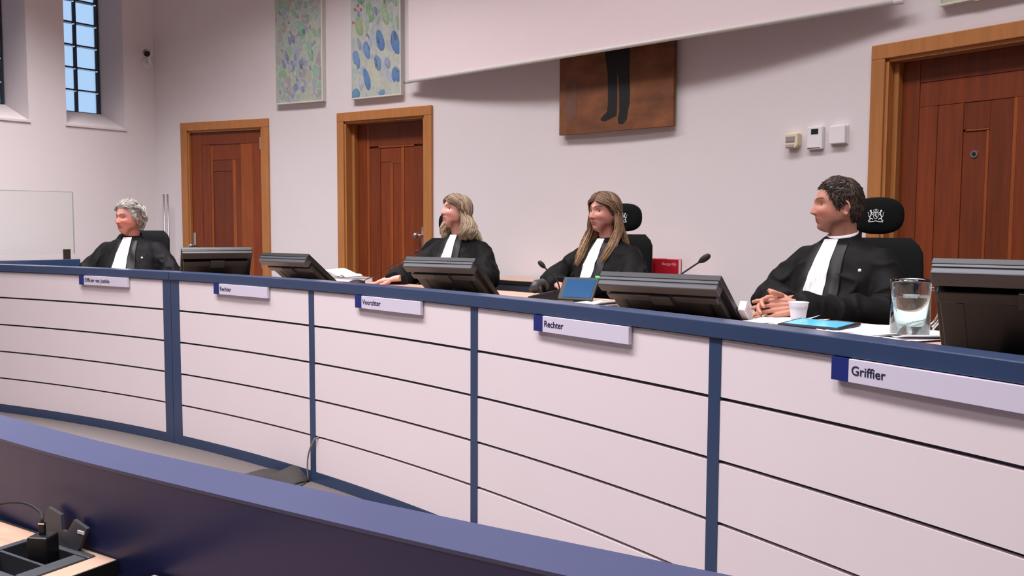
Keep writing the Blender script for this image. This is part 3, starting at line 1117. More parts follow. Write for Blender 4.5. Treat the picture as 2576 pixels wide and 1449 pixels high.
def floor_bits():
    P = [(-1.447, 4.663), (-1.385, 4.749), (-1.25, 4.775), (-1.175, 4.70), (-1.10, 4.60), (-1.075, 4.53), (-1.097, 4.429), (-1.30, 4.30), (-1.62, 4.50)]
    c = (-1.2, 4.6)
    n = len(P)
    mb = poly_slab(P, 0.0, 0.006, c)
    t = thing('floor_mat', 'dark cable cover mat on the carpet against the bench', 'mat', (c[0], c[1], 0))
    obj('sheet', mb, M_mat, t, bevel=0.002)
    # raised flap leaning against the bench post
    a0 = pol(49.55, RB - 0.06, 0.008)
    fl = MB()
    rows = []
    for i in range(9):
        u = i / 8
        a = 50.2 - 1.35 * u
        hgt = 0.055 * math.sin(PI * min(1, u * 1.08)) ** 0.8 + 0.008
        base = pol(a, RB - 0.16, 0.006)
        top = pol(a, RB - 0.008, hgt)
        mid = pol(a, RB - 0.07, 0.012 + hgt * 0.25)
        rows.append([base, mid, top])
    vs = [tuple(p - Vector((c[0], c[1], 0))) for r in rows for p in r]
    fs = []
    for i in range(8):
        for j in range(2):
            k = i * 3 + j
            fs.append((k, k + 1, k + 4, k + 3))
    fl.add(vs, fs)
    o = obj('flap', fl, M_mat, t, smooth=True)
    s = o.modifiers.new('solid', 'SOLIDIFY')
    s.thickness = 0.004
    # cord running from the gap between two slats down to the mat
    pts = [pol(48.50, RB + 0.006, 0.250), pol(48.56, RB - 0.006, 0.243)] + bez(pol(48.60, RB - 0.01, 0.238), pol(48.80, RB - 0.03, 0.17), pol(48.93, RB - 0.02, 0.12), pol(48.86, RB - 0.02, 0.012), 12)
    b = pol(48.75, RB - 0.012, 0)
    cd = MB().tube([p - b for p in pts], 0.0045, n=8)
    o = obj('cord', cd, M_cord, None, smooth=True, loc=b)
    tag(o, 'grey cord hanging from a gap in the bench slats down to the dark mat', 'cord')


floor_bits()

# ------------------------------------------------------------------ monitors


def monitor(top, yaw, w, h, tilt, lab, tz, dark=False):
    """top: xy of the middle of the upper edge; yaw: turn to the right (degrees)"""
    y = R_(yaw)
    tl = R_(tilt)
    d = Vector((math.sin(y), math.cos(y), 0))
    half = h / 2 * math.sin(tl)
    o = Vector((top[0], top[1], 0)) + d * half
    t = thing('desk_monitor', lab, 'monitor', (o.x, o.y, DZ), -y, 'monitors on the judges bench')
    G1, G2 = (M_black, M_black) if dark else (M_blackg, M_greyp)
    U = Vector((0, -math.sin(tl), math.cos(tl)))
    Nb = Vector((0, -math.cos(tl), -math.sin(tl)))
    X = Vector((1, 0, 0))
    B = Vector((0, half, tz - DZ - h * math.cos(tl)))

    def sl(x0, x1, u0, u1, n0, n1):
        vs = [B + X * x + U * u + Nb * n for n in (n0, n1) for u in (u0, u1) for x in (x0, x1)]
        return MB().add(vs, [(0, 1, 3, 2), (4, 6, 7, 5), (0, 4, 5, 1), (2, 3, 7, 6), (0, 2, 6, 4), (1, 5, 7, 3)])
    a = w / 2
    obj('bezel', sl(-a, a, 0, h, 0, 0.026), M_black, t, bevel=0.003)
    obj('screen', sl(-a + .018, a - .018, 0.02, h - .018, -0.0012, 0.001), M_mon_screen, t)
    obj('top_lip', sl(-a + .004, a - .004, h - 0.05, h - 0.002, 0.022, 0.066), M_black if dark == 1 else M_blackg, t, bevel=0.004)
    obj('top_ridge', sl(-a + .004, a - .004, h - 0.03, h + 0.002, 0.030, 0.042), M_black if dark == 1 else M_blackg, t, bevel=0.002)
    obj('rear_ledge', sl(-a + .012, a - .03, h - 0.115, h - 0.075, 0.022, 0.060), G1, t, bevel=0.004)
    obj('catch', sl(-0.045, 0.045, h - 0.12, h - 0.062, 0.022, 0.074), G2, t, bevel=0.004)
    obj('rear_panel', sl(-a + .015, a - .03, 0.01, h - 0.11, 0.022, 0.046), G2, t, bevel=0.004)
    for x in (-a + 0.06, a - 0.085):
        obj('slot', sl(x, x + 0.016, 0.03, h - 0.125, 0.04, 0.048), M_black, t)
    bz = B.z
    obj('foot', MB().bx(-0.10, 0.10, half - 0.20, half + 0.02, 0.0, 0.014), M_black, t, bevel=0.004)
    nk = MB().tube([(0, half - 0.09, 0.012), (0, half - 0.10, 0.07), tuple(B + U * (h * 0.35) + Nb * 0.03)], 0.022, n=12)
    obj('neck', nk, M_black, t)
    return t


monitor((-1.96, 5.771), -26, 0.45, 0.33, 34, 'black monitor turned to the left, beside the steel tubes and the leftmost door', 1.212, 1)
monitor((-1.38, 5.284), 36, 0.43, 0.32, 52, 'dark grey monitor at the empty seat, left of the deep-set door', 1.190)
monitor((-0.367, 4.43), 30, 0.43, 0.32, 50, 'dark grey monitor in front of the blonde woman', 1.200)
monitor((0.575, 3.40), 36, 0.52, 0.32, 52, 'wide dark grey monitor between the long-haired woman and the man at the right', 1.178)
monitor((1.394, 2.294), 37, 0.52, 0.42, 36, 'large black monitor cut off by the right edge', 1.276, 2)

# ------------------------------------------------------------------ gooseneck microphones


def mic(pts, r, base, lab, head_l=0.05, hr=0.012):
    b = Vector(base)
    t = thing('gooseneck_microphone', lab, 'microphone', b, 0, 'gooseneck microphones on the bench')
    P = [Vector(p) - b for p in pts]
    cv = []
    for i in range(len(P) - 1):
        for k in range(8):
            cv.append(P[i].lerp(P[i + 1], k / 8))
    cv.append(P[-1])
    for _ in range(6):
        cv = [cv[0]] + [(cv[i - 1] + cv[i] * 2 + cv[i + 1]) / 4 for i in range(1, len(cv) - 1)] + [cv[-1]]
    obj('gooseneck', MB().tube(cv, r, n=8), M_black, t, smooth=True)
    d = (cv[-1] - cv[-4]).normalized()
    e = cv[-1]
    pr = [(-0.1, 0.45), (0.0, 0.6), (0.2, 0.95), (0.5, 1.05), (0.8, 0.9), (0.95, 0.55), (1.0, 0.15)]
    obj('windscreen', MB().tube([e + d * head_l * a for a, _ in pr], [hr * q for _, q in pr], n=14), M_rubber, t, smooth=True)
    obj('foot', MB().lathe([(0.0, 0), (0.05, 0), (0.052, 0.008), (0.046, 0.022), (0.014, 0.03), (0.0, 0.03)], n=24), M_black, t)


mic([(-0.95, 5.42, 1.0), (-0.78, 5.32, 1.09), (-0.59, 5.26, 1.195)], 0.0025, (-0.97, 5.43, DZ), 'thin gooseneck microphone bending towards the blonde woman', 0.03, 0.0075)
mic([(0.25, 4.40, 1.0), (0.235, 4.42, 1.08), (0.165, 4.43, 1.150)], 0.004, (0.25, 4.40, DZ), 'gooseneck microphone left of the long-haired woman, leaning to the left', 0.044, 0.0125)
mic([(0.66, 3.95, 1.0), (0.70, 3.93, 1.10), (0.835, 3.86, 1.205)], 0.0042, (0.65, 3.96, DZ), 'gooseneck microphone leaning right above the wide monitor', 0.055, 0.0145)

# ------------------------------------------------------------------ desk objects


def desk_objects():
    # phone
    t = thing('desk_phone', 'black desk telephone beside the blue tablet', 'telephone', (0.17, 4.36, DZ), R_(-20))
    b = MB().prism([(-0.07, 0.0), (0.07, 0.0), (0.07, 0.055), (-0.07, 0.02)], -0.08, 0.08)
    obj('base', b, M_black, t, bevel=0.004)
    hs = MB().tube([(-0.035, -0.085, 0.055), (-0.035, -0.05, 0.085), (-0.035, 0.05, 0.085), (-0.035, 0.085, 0.055)], [0.026, 0.018, 0.018, 0.026], n=14)
    obj('handset', hs, M_blackg, t, smooth=True)
    # standing tablet with a blue screen facing the room
    t = thing('tablet', 'tablet with a dark blue screen standing up beside the telephone', 'tablet', (0.315, 4.235, DZ), R_(-30))
    M = Matrix.Rotation(R_(-38), 3, 'X')
    obj('case', MB().box((0, 0.02, 0.062), (0.19, 0.012, 0.135), M), M_black, t, bevel=0.004)
    obj('screen', MB().box((0.006, 0.02 - 0.0052, 0.062 + 0.0041), (0.155, 0.002, 0.108), M), M_screen_b, t, label='blue lit screen')
    obj('status_light', MB().box((0.082, 0.068, 0.120), (0.022, 0.014, 0.006), M), mat('green_led', (60, 230, 90), emit=(50, 230, 90), estr=1.0), t, label='green status light')
    obj('kickstand', MB().bx(-0.03, 0.03, 0.03, 0.10, 0.0, 0.006), M_black, t)
    # loose papers behind the bench
    rr = random.Random(9)

    def papers(loc, rz, n, lab, size=(0.21, 0.297), curl=0.0, grp='loose papers on the bench'):
        t = thing('paper_stack', lab, 'papers', loc, rz, grp)
        for k in range(n):
            sx, sy = size
            mb = MB()
            nx = 8
            vs = []
            for i in range(nx + 1):
                for j in range(2):
                    x = -sx / 2 + sx * i / nx
                    y = (-0.5 + j) * sy
                    z = 0.002 * k + 0.0015 + curl * max(0, (i / nx - 0.55)) ** 2 * (1 if k == n - 1 else 0.3) + 0.002 * math.sin(i * 1.3 + k) * (curl > 0)
                    vs.append((x, y, z))
            mb.add(vs, [(2 * i, 2 * i + 2, 2 * i + 3, 2 * i + 1) for i in range(nx)])
            a = rr.uniform(-0.25, 0.25)
            o = obj('sheet', mb, M_paper, t, rot=(0, 0, a), loc=(rr.uniform(-.02, .02), rr.uniform(-.02, .02), 0))
            s = o.modifiers.new('solid', 'SOLIDIFY')
            s.thickness = 0.0012
    papers((0.455, 4.10, DZ), R_(-50), 4, 'white papers lying between the blue tablet and the wide monitor', curl=0.1)
    papers((1.06, 3.36, DZ), R_(-40), 4, 'white papers under the clasped hands of the man at the right', curl=0.06)
    papers((1.29, 3.05, DZ), R_(-50), 5, 'white papers lying left of the water jug', size=(0.25, 0.30), curl=0.03)
    papers((1.40, 2.90, DZ), R_(-80), 3, 'white papers under the water jug', curl=0.08)
    # orange folder among the papers of the long-haired woman
    t = obj('folder', MB().box((0, 0, 0.006), (0.22, 0.02, 0.004)).box((0, 0.12, 0.004), (0.23, 0.30, 0.006)), mat('orange_folder', (214, 112, 60), rough=0.6), loc=(0.53, 4.16, DZ + 0.002), rot=(0, 0, R_(-50)))
    tag(t, 'orange folder lying behind the wide monitor', 'folder')
    # tablet lying in front of the right man
    t = thing('tablet', 'tablet with a bright light-blue screen lying before the man at the right', 'tablet', (1.125, 3.165, DZ), R_(-47))
    M = Matrix.Rotation(R_(3), 3, 'X')
    obj('case', MB().box((0, 0, 0.014), (0.24, 0.17, 0.011), M), M_black, t, bevel=0.004)
    obj('screen', MB().box((0, -0.001, 0.0200), (0.205, 0.135, 0.0012), M), M_screen_c, t, label='bright light-blue screen')
    obj('wedge', MB().prism([(-0.09, 0.0), (0.09, 0.0), (0.09, 0.009), (-0.09, 0.009)], -0.03, 0.07), M_black, t)
    # plastic cup
    t = thing('plastic_cup', 'small translucent white plastic cup in front of the man at the right', 'cup', (1.118, 3.375, DZ))
    obj('wall', MB().lathe([(0.027, 0.0), (0.030, 0.03), (0.037, 0.074), (0.0395, 0.076), (0.0395, 0.079), (0.0365, 0.0785), (0.0285, 0.03), (0.025, 0.003)], n=32), M_cup, t, smooth=True)
    for z, r in ((0.052, 0.0338), (0.060, 0.0352)):
        obj('rib', MB().lathe([(r - .001, z), (r + .0012, z + .0008), (r - .001, z + .002)], n=32), M_cup, t, smooth=True)
    # jug
    jx, jy = 1.338, 2.905
    t = thing('water_jug', 'clear glass jug half full of water at the right', 'jug', (jx, jy, DZ))
    ro, h = 0.062, 0.198
    prof = [(0.0, 0.0), (ro - .006, 0.0), (ro, 0.006), (ro + 0.002, h - .012), (ro + .0045, h), (ro + 0.001, h), (ro - .0018, h - .012), (ro - .004, 0.012), (0.0, 0.012)]
    obj('glass', MB().lathe(prof, n=48), M_clearg, t, smooth=True)
    obj('water', MB().lathe([(0.0, 0.0125), (ro - .0045, 0.0125), (ro - .0028, 0.138), (0.0, 0.138)], n=48), M_water, t, smooth=False)
    hd = bez((ro - 0.0, 0.0, 0.165), (ro + 0.055, 0, 0.175), (ro + 0.05, 0, 0.05), (ro - 0.001, 0, 0.04), 14)
    obj('handle', MB().tube(hd, 0.0055, n=10), M_clearg, t, smooth=True)
    # cream box and cable behind the large monitor
    t = thing('cream_box', 'cream cardboard box partly hidden behind the large monitor', 'box', (1.49, 2.90, DZ), R_(-35))
    obj('carton', MB().bx(-0.045, 0.045, -0.03, 0.03, 0.0, 0.085), M_cream, t, bevel=0.002)
    obj('flap', MB().bx(-0.045, 0.045, -0.032, -0.030, 0.06, 0.085), M_paper, t)
    p0 = Vector((1.47, 3.02, DZ + 0.01))
    cb = MB()
    for k in range(2):
        pts = bez((0, 0, 0), (0.02, 0.0, 0.03), (0.06, 0.02, 0.05 + 0.02 * k), (0.13, -0.02, 0.16 + 0.02 * k), 12)
        cb.tube([p + Vector((0, 0, 0.012 * k)) for p in pts], 0.003, n=8)
    o = obj('white_cable', cb, M_white, None, smooth=True, loc=p0)
    tag(o, 'looped white cable rising beside the water jug', 'cable')
    # pale grey box leaning at the wide monitor's right end
    y_ = R_(36)
    d_ = Vector((math.sin(y_), math.cos(y_), 0))
    x_ = Vector((math.cos(y_), -math.sin(y_), 0))
    o_ = Vector((0.575, 3.40, DZ)) + d_ * 0.19 + x_ * 0.278
    t = thing('pale_panel', 'pale grey tilted panel at the right end of the wide monitor', 'desk display', o_, -y_)
    Mx = Matrix.Rotation(R_(52), 3, 'X')
    pg = mat('pale_grey_plastic', (206, 196, 196), rough=0.4)
    obj('panel', MB().box((0, 0.012, 0.036), (0.03, 0.045, 0.090), Mx), pg, t, bevel=0.003)
    obj('inset', MB().box((0.014, 0.012, 0.035), (0.006, 0.030, 0.066), Mx), mat('pale_grey_inset', (176, 166, 166), rough=0.4), t, bevel=0.002)
    obj('stand', MB().bx(-0.012, 0.012, 0.02, 0.06, 0.0, 0.012), pg, t)
    # stack with an open file at the empty seat
    t = thing('open_file', 'open file of papers at the empty seat, right of the second monitor', 'file', (-1.085, 5.72, DZ), R_(-38))
    t.scale = (0.72, 0.8, 0.72)
    obj('block', MB().box((0.05, 0, 0.018), (0.30, 0.22, 0.036)), M_paper, t, bevel=0.003)
    obj('cover', MB().box((0.05, 0, 0.039), (0.31, 0.23, 0.005)), mat('grey_cover', (150, 150, 156), rough=0.6), t)
    cu = MB()
    vs = []
    for i in range(11):
        u = i / 10
        x = -0.20 + 0.24 * u
        z = 0.04 + 0.055 * math.sin(PI * (1 - u) * 0.62) * (1 - u * 0.75) + 0.01
        vs += [(x, -0.10, z), (x, 0.10, z + 0.012)]
    cu.add(vs, [(2 * i, 2 * i + 2, 2 * i + 3, 2 * i + 1) for i in range(10)])
    o = obj('page', cu, M_paper, t, smooth=True)
    s = o.modifiers.new('solid', 'SOLIDIFY')
    s.thickness = 0.0015
    cu = MB()
    vs = []
    for i in range(9):
        u = i / 8
        x = -0.02 + 0.10 * u
        z = 0.048 + 0.022 * math.sin(PI * u)
        vs += [(x, -0.09, z), (x + 0.02, 0.09, z)]
    cu.add(vs, [(2 * i, 2 * i + 2, 2 * i + 3, 2 * i + 1) for i in range(8)])
    o = obj('page', cu, M_paper, t, smooth=True)
    s = o.modifiers.new('solid', 'SOLIDIFY')
    s.thickness = 0.0015


desk_objects()


def sideboard():
    a = (51.9 + 44.2) / 2
    L = RW * R_(51.9 - 44.2)
    loc, rz = wall_frame(a, RW, FZ)
    t = thing('sideboard', 'low dark sideboard with a pale wooden top against the wall behind the women', 'sideboard', loc, rz)
    top = 0.965 - FZ
    y0, y1 = -0.43, -0.06
    obj('top_board', MB().bx(-L / 2, L / 2, y0, y1, top - 0.02, top), M_desk, t, bevel=0.002)
    obj('edge_strip', MB().bx(-L / 2, L / 2, y0 - 0.003, y0, top - 0.028, top - 0.004), M_rubber, t)
    obj('body', MB().bx(-L / 2 + .01, L / 2 - .01, y0 + 0.02, y1, 0.02, top - 0.02), M_blackg, t)
    for k in range(3):
        x0 = -L / 2 + 0.012 + k * (L - 0.024) / 3
        d = obj('cabinet_door', MB().bx(x0 + .003, x0 + (L - 0.024) / 3 - .003, y0 + 0.002, y0 + 0.02, 0.03, top - 0.03), M_blackg, t, bevel=0.002)
        obj('handle', MB().tube([(x0 + 0.05, y0 - 0.015, 0.4), (x0 + 0.05, y0 - 0.015, 0.52)], 0.005, n=8), M_steel, d)
    # red books standing on it
    M = Matrix.Rotation(rz, 3, 'Z')
    zt = 0.965

    def book(x, y, th, dep, h, rot, lab, txt=None):
        p = loc + M @ Vector((x, y, 0))
        b = thing('red_book', lab, 'book', (p.x, p.y, zt), rz + rot, 'red books on the sideboard')
        obj('cover', MB().bx(-dep / 2, dep / 2, -th / 2, -th / 2 + 0.003, 0, h).bx(-dep / 2, dep / 2, th / 2 - .003, th / 2, 0, h).bx(-dep / 2, -dep / 2 + .003, -th / 2, th / 2, 0, h), M_red, b, bevel=0.001)
        obj('pages', MB().bx(-dep / 2 + .003, dep / 2 - .004, -th / 2 + .003, th / 2 - .003, 0.003, h - .004), M_paper, b)
        if txt:
            me = text_mesh(txt, 0.026)
            obj('lettering', me, mat('pale_pink_print', (224, 160, 166), rough=0.6), b, loc=(dep / 2 - 0.115, -th / 2 - 0.001, h - 0.038), rot=(PI / 2, 0, 0))
    book(0.690, -0.30, 0.05, 0.165, 0.185, R_(6), 'red law book facing the room with pale lettering, rightmost on the sideboard', 'Burgerlijk')
    book(0.580, -0.27, 0.04, 0.165, 0.185, R_(80), 'red book seen from its spine, left of the lettered red book')
    book(0.532, -0.27, 0.04, 0.165, 0.185, R_(84), 'red book behind the chair, leftmost on the sideboard')


sideboard()


def glass_partition():
    e = Vector((-3.70, 7.43, 0))
    d = (Vector((-4.14, 7.04, 0)) - e).normalized()
    rz = math.atan2(-d.y, -d.x)
    t = thing('glass_partition', 'low navy partition with a clear glass screen on top at the far left', 'partition', e, rz)
    # local x runs towards the corner, partition extends to -x
    obj('navy_panel', MB().bx(-2.4, 0, -0.02, 0.02, 0.0, 1.062), M_navy, t, bevel=0.003)
    obj('rear_ledge', MB().bx(-2.4, 0.0, 0.02, 0.24, 1.0, 1.025), M_plate, t)
    obj('glass_sheet', MB().bx(-2.3, -0.04, -0.004, 0.004, 1.11, 1.632), mat('partition_glass', (248, 252, 250), rough=0.03, var=0.0, trans=1.0, ior=1.15), t)
    obj('glass_edge', MB().bx(-0.044, -0.036, -0.005, 0.005, 1.11, 1.632), mat('edge_glass', (150, 156, 152), rough=0.3), t)
    obj('glass_edge', MB().bx(-2.3, -0.04, -0.005, 0.005, 1.628, 1.634), mat('edge_glass', (150, 156, 152)), t)
    for x in (-0.10, -1.2, -2.2):
        obj('clamp', MB().bx(x - 0.028, x + 0.028, -0.016, 0.016, 1.05, 1.15), mat('bronze_clamp', (52, 42, 36), rough=0.4), t, bevel=0.006)


glass_partition()
# ------------------------------------------------------------------ office chairs


def superell(t, p):
    c, s = math.cos(t), math.sin(t)
    return (abs(c) ** (2 / p) * (1 if c >= 0 else -1), abs(s) ** (2 / p) * (1 if s >= 0 else -1))


def headrest_y(x, z, hw, hh, y0):
    """front surface of the headrest cushion (facing +y)"""
    q = min(1.0, (abs(x) / hw) ** 2.6 + (abs(z) / hh) ** 2.6)
    return y0 + 0.034 * (1 - q) ** 0.5 - 0.25 * x * x


def chair_arms(t):
    for s in (-1, 1):
        ar = MB().tube([(s * 0.25, -0.14, 0.44), (s * 0.285, -0.10, 0.62), (s * 0.285, -0.05, 0.655)], 0.016, n=10)
        ar.bx(s * 0.285 - 0.035, s * 0.285 + 0.035, -0.12, 0.13, 0.655, 0.685)
        obj('armrest', ar, M_black, t)
    return t


def make_chair(rest=True):
    t = thing('office_chair', 'chair', 'chair')
    # five-star base with castors
    hub = MB().lathe([(0.0, 0.07), (0.045, 0.07), (0.045, 0.13), (0.03, 0.14), (0.0, 0.14)], n=20)
    bs = obj('base', hub, M_black, t)
    for k in range(5):
        a = 2 * PI * k / 5 + 0.3
        d = Vector((math.cos(a), math.sin(a), 0))
        obj('spoke', MB().tube([d * 0.03 + Vector((0, 0, .11)), d * 0.29 + Vector((0, 0, 0.075))], [0.024, 0.016], n=10), M_black, t)
        w = Vector((-d.y, d.x, 0))
        obj('castor', MB().tube([d * 0.29 - w * 0.02 + Vector((0, 0, 0.03)), d * 0.29 + w * 0.02 + Vector((0, 0, 0.03))], 0.028, n=16), M_rubber, t)
    obj('gas_column', MB().tube([(0, 0, 0.12), (0, 0, 0.42)], [0.028, 0.022], n=16), M_chrome, t, smooth=True)
    # seat cushion
    rr = []
    for z, k in ((0.425, 0.90), (0.435, 0.98), (0.47, 1.0), (0.495, 0.96), (0.505, 0.82)):
        ring = []
        for j in range(36):
            c, s = superell(2 * PI * j / 36, 4)
            ring.append((c * 0.245 * k, 0.02 + s * 0.245 * k, z))
        rr.append(ring)
    obj('seat', MB().rings(rr), M_chair, t, smooth=True)
    # backrest, slightly reclined and curved
    rr = []
    NZ = 16
    for i in range(NZ + 1):
        u = i / NZ
        z = 0.52 + 0.57 * u
        hw = (0.215 + 0.02 * math.sin(PI * u)) * (1 - 0.25 * max(0, (u - 0.86) / 0.14) ** 2) * (1 - 0.2 * max(0, (0.1 - u) / 0.1) ** 2)
        th = 0.036 * (1 - 0.75 * max(0, (u - 0.9) / 0.1) ** 2) * (1 - 0.75 * max(0, (0.06 - u) / 0.06) ** 2)
        yc = -0.225 - 0.075 * u + 0.025 * math.sin(PI * u * 0.9)
        ring = []
        for j in range(32):
            c, s = superell(2 * PI * j / 32, 3.2)
            x = c * hw
            ring.append((x, yc + s * th + 0.9 * x * x, z))
        rr.append(ring)
    obj('backrest', MB().rings(rr), M_chair, t, smooth=True)
    obj('back_shell', MB().bx(-0.12, 0.12, -0.30, -0.272, 0.56, 0.95), M_black, t, bevel=0.02, seg=3)
    obj('back_bar', MB().tube([(0, 0.0, 0.40), (0, -0.24, 0.42), (0, -0.30, 0.55), (0, -0.315, 0.80)], 0.022, n=10), M_black, t, smooth=True)
    if not rest:
        return chair_arms(t)
    # headrest and its post
    obj('headrest_post', MB().tube([(0.075, -0.305, 0.98), (0.085, -0.325, 1.10), (0.08, -0.318, 1.20)], [0.018, 0.017, 0.02], n=10, flat=0.6), M_black, t, smooth=True)
    hw, hh, y0, zc = 0.122, 0.090, -0.300, 1.197
    mb = MB()
    n1, n2 = 14, 36
    vs, fs = [], []
    for side in (1, -1):
        base = len(vs)
        for i in range(n1 + 1):
            q = i / n1
            for j in range(n2):
                c, s = superell(2 * PI * j / n2, 2.6)
                x, z = c * hw * math.sin(q * PI / 2), s * hh * math.sin(q * PI / 2)
                yy = headrest_y(x, z, hw, hh, y0)
                dy = 0.034 * max(0, math.cos(q * PI / 2)) ** 0.6
                vs.append((x, y0 - 0.25 * x * x + side * dy * (1.0 if side > 0 else 0.8), z + zc + 0.12 * (x * 0)))
        for i in range(n1):
            for j in range(n2):
                a = base + i * n2 + j
                b = base + i * n2 + (j + 1) % n2
                fs.append((a, b, b + n2, a + n2))
    mb.add(vs, fs)
    hr = obj('headrest', mb, M_chair, t, smooth=True)
    # crest embroidered on the headrest
    em = MB()

    def sf(x, z):
        q = min(1.0, ((abs(x) / hw) ** 2.6 + (abs(z) / hh) ** 2.6) ** (1 / 2.6))
        qq = math.asin(min(1, q)) / (PI / 2)
        return (x, y0 - 0.25 * x * x + 0.034 * math.cos(qq * PI / 2) ** 0.6 + 0.0016, z + zc)

    def stroke(pts, r):
        P = []
        for i in range(len(pts) - 1):
            for k in range(4):
                u = k / 4
                P.append((pts[i][0] * (1 - u) + pts[i + 1][0] * u, pts[i][1] * (1 - u) + pts[i + 1][1] * u))
        P.append(pts[-1])
        em.tube([sf(x * 0.001, z * 0.001) for x, z in P], r * 0.001, n=6, flat=1.0)

    def dot(x, z, r):
        em.sphere(sf(x * .001, z * .001), (r * .001, 0.0012, r * .001), nu=12, nv=6)
    # shield with its lion
    stroke([(-11, 14), (11, 14), (11, -4), (7, -12), (0, -17), (-7, -12), (-11, -4), (-11, 14)], 1.3)
    stroke([(-4, -11), (-2, -5), (2, -2), (-2, 3), (3, 6), (1, 10)], 1.9)
    stroke([(2, -2), (6, 1), (5, 5)], 1.1)
    stroke([(-2, -5), (-7, -3)], 1.1)
    for k in range(5):
        dot(-7 + k * 3.4, 11 - 2 * (k % 2), 0.9)
    # crown
    stroke([(-9, 18), (9, 18)], 1.6)
    stroke([(-9, 19), (-11, 26), (-4, 28), (0, 23), (4, 28), (11, 26), (9, 19)], 1.2)
    stroke([(0, 22), (0, 33)], 1.2)
    stroke([(-2.5, 31), (2.5, 31)], 0.9)
    # supporting lions
    for s in (-1, 1):
        stroke([(s * 29, -24), (s * 25, -15), (s * 27, -6), (s * 22, 2), (s * 20, 12), (s * 24, 20)], 3.0)
        dot(s * 24, 23, 4.6)
        stroke([(s * 20, 12), (s * 14, 14)], 1.5)
        stroke([(s * 21, 6), (s * 14, 4)], 1.5)
        stroke([(s * 25, -14), (s * 16, -15), (s * 14, -22)], 1.9)
        stroke([(s * 27, -8), (s * 34, -2), (s * 32, 8), (s * 36, 14)], 1.2)
        dot(s * 36, 15, 1.8)
    # ribbon
    stroke([(-34, -24), (-26, -31), (-12, -30), (0, -26), (12, -30), (26, -31), (34, -24)], 2.3)
    stroke([(-34, -24), (-30, -34)], 1.8)
    stroke([(34, -24), (30, -34)], 1.8)
    obj('crest', em, M_emblem, hr, smooth=True, label='white embroidered crest with two lions and a crown')
    return chair_arms(t)


def children(o):
    return [c for c in D.objects if c.parent == o]


def copy_tree(o, parent=None):
    c = o.copy()
    COL.objects.link(c)
    c.parent = parent
    for ch in children(o):
        copy_tree(ch, c)
    return c


CHAIR0 = make_chair()
_used = [False]


def place_chair(x, y, face, lab, dz=0.0, rest=True):
    if rest:
        c = CHAIR0 if not _used[0] else copy_tree(CHAIR0)
        _used[0] = True
    else:
        c = make_chair(False)
    c.location = (x, y, FZ + dz)
    c.rotation_euler = (0, 0, R_(face - 90))
    tag(c, lab, 'chair', 'black office chairs behind the bench')
    return c


# ------------------------------------------------------------------ people


def sstep(x, a, b):
    t = np.clip((x - a) / (b - a), 0, 1)
    return t * t * (3 - 2 * t)


